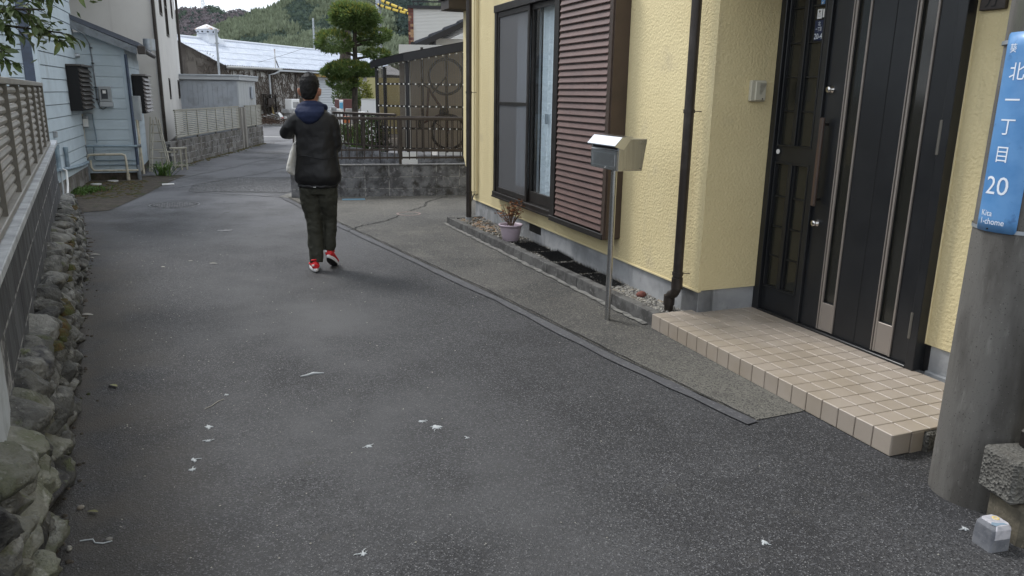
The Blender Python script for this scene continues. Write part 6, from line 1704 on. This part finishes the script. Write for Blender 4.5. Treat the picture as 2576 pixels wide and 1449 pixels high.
shoe((.062, -.035, .113), (R(-28), 0, R(-2)), 'trainer')
# tote bag at the left hip
tb_ = thing('tote_bag', 'off white cloth tote bag at the left hip of the walker', 'bag', (-1.74, 6.75, .86))
m_ = MB(); m_.rings([[(x + rx * math.cos(k * 6.2832 / 16), .06 + ry * math.sin(k * 6.2832 / 16), z) for k in range(16)] for x, rx, ry, z in ((-.205, .035, .10, .0), (-.228, .050, .14, .03), (-.232, .048, .16, .07), (-.215, .040, .17, .14), (-.195, .030, .16, .22), (-.18, .018, .14, .29))])
remeshed(m_.build('bag', M['tote'], tb_), .008, 3, [(.06, .012, 'CLOUDS')])
for y in (-.03, .15):
    MB().tube([(-.18, y, .28), (-.19, .06, .42), (-.18, .04, .52)], .008, 6).build('strap', M['tote'], tb_)

# ------------------------------------------------------------------ small things on the road
def splat(x, y, r_, seed, label, cat='dropping', m='dropping', tails=2):
    r_ *= .85
    rr = random.Random(seed); n = 18; pts = []
    for k in range(n):
        f = r_ * (.35 + .65 * rr.random() ** 1.5) * (1.0 if k % 3 else 1.35)
        pts.append((f * math.cos(6.2832 * k / n), f * math.sin(6.2832 * k / n)))
    mb = MB(); z = .004
    mb.add([(a, b_, .001) for a, b_ in pts] + [(a * .8, b_ * .8, z) for a, b_ in pts] + [(0, 0, z + .002)], [(k, (k + 1) % n, n + (k + 1) % n, n + k) for k in range(n)] + [(n + k, n + (k + 1) % n, 2 * n) for k in range(n)])
    for k in range(tails):
        a = rr.uniform(0, 6.28); l_ = r_ * rr.uniform(1.0, 2.0); q = []
        for i in range(5): q.append((math.cos(a) * l_ * i / 4, math.sin(a) * l_ * i / 4, .003)); a += rr.uniform(-.3, .3)
        mb.tube(q, [.0035, .003, .002, .002, .001], 4)
    o = mb.build('bird_dropping', M[m]); o.location = (x, y, 0); return tag(o, label, cat)
for (x, y, r_, sd, lb) in (
    (-1.52, 3.77, .018, 1, 'small pale dropping left of the long white streak'),
    (-1.46, 3.37, .026, 2, 'bluish white dropping below the thin curved one on the left lane'),
    (-1.40, 3.22, .018, 3, 'small white dropping just below the bluish one'),
    (-1.39, 3.03, .024, 4, 'white star shaped dropping, upper of the close pair at left'),
    (-1.36, 2.94, .020, 5, 'white dropping, lower of the close pair at left'),
    (-.36, 3.41, .036, 6, 'largest white dropping, mid lane below the walker'),
    (-.44, 3.47, .022, 12, 'white dropping touching the largest one on its upper left'),
    (-.65, 3.19, .026, 7, 'white dropping left of and below the largest one'),
    (-.20, 3.29, .014, 8, 'tiny white dropping right of the largest one'),
    (-.51, 2.35, .022, 9, 'round white dropping nearest the bottom edge, mid lane'),
    (.94, 2.46, .020, 10, 'white dropping at the lower right of the lane'),
    (1.74, 2.57, .020, 11, 'white chip beside the boundary marker')):
    splat(x, y, r_, sd, lb)
o = MB().tube([(-.06, -.03, .004), (-.03, -.01, .004), (.0, .02, .005), (.03, .025, .004), (.06, .03, .004)], [.003, .006, .009, .006, .003], 6).build('white_streak', M['dropping']); o.location = (-1.14, 4.08, 0); tag(o, 'long thin white streak on the asphalt below the walker', 'dropping')
o = MB().tube([(.02, .05, .003), (.0, .02, .003), (-.01, -.04, .003), (-.03, -.08, .003)], .0022, 5).build('thread', M['pale_chip']); o.location = (-1.53, 3.66, 0); tag(o, 'thin pale thread on the lane left of the droppings', 'thread')
o = MB().tube([(-.06, .0, .003), (-.02, .012, .003), (.0, -.01, .003), (.03, -.012, .003), (.055, .004, .003)], .0028, 5).build('thread', M['dropping']); o.location = (-1.48, 2.40, 0); tag(o, 'white curled thread near the stones at the bottom left', 'thread')
for x, y, rz, s_, lb in ((-2.14, 3.84, 2.6, .075, 'yellow green fallen leaf alone on the left lane'), (-2.17, 3.44, 1.6, .055, 'fallen leaf at the foot of the stones'), (-1.57, 2.58, 2.9, .05, 'crumpled yellow leaf near the bottom left stones'),
                         (-4.12, 7.2, .4, .09, 'pale fallen leaf against the far stones'), (-4.0, 7.05, 2.9, .09, 'pale leaf beside the stones, nearer the lane'), (-3.08, 5.18, .2, .08, 'pale leaf at the foot of the stones midway'), (-2.83, 6.88, .5, .075, 'cream fallen leaf on the lane left of the shoes'),
                         (-3.07, 6.98, .3, .045, 'small cream leaf left of the larger cream leaf'), (-3.21, 6.72, .1, .04, 'smallest pale leaf on the lane left of the walker'), (.98, 5.2, .7, .06, 'dry leaf beside the mailbox post')):
    o = link('fallen_leaf', LM[1].copy(), None, None, (x, y, .012), (.15, -.1, rz)); o.scale = (s_, s_, s_ * .6)
    o.data.materials[0] = M['dead_leaf'] if 'yellow' in lb or 'foot of the stones' == lb[-18:] else M['pale_chip']
    tag(o, lb, 'leaf')
mb = MB(); rs = random.Random(55)
for k in range(320):
    if rs.random() < .45:
        y = rs.uniform(2.0, 8.5); x = -.51 * y - .25 + abs(rs.gauss(0, .45))
    else:
        y = rs.uniform(2.0, 9.5); x = rs.uniform(-.5 * y + .1, 1.4 - .38 * (y - 3))
    r_ = rs.uniform(.002, .005)
    mb.add([(x - r_, y, .0035), (x + r_ * .4, y - r_ * .8, .0035), (x + r_, y + r_ * .5, .0035), (x, y, .0035 + r_)], [(0, 1, 3), (1, 2, 3), (2, 0, 3)])
stuff(mb.build('grit', M['pale_chip']), 'loose pale grit scattered over the asphalt', 'grit')
for x, y, s_, lb in ((-1.44, 2.41, .012, 'small grey pebble at the end of the white thread'), (-1.55, 2.35, .012, 'small brown pebble near the bottom left stones'), (-1.66, 2.62, .013, 'tan pebble by the foot of the near stones')):
    o = MB(); pebble(o, (0, 0, .006), s_, rs); o = o.build('pebble', M['pebble']); o.location = (x, y, 0); tag(o, lb, 'pebble')
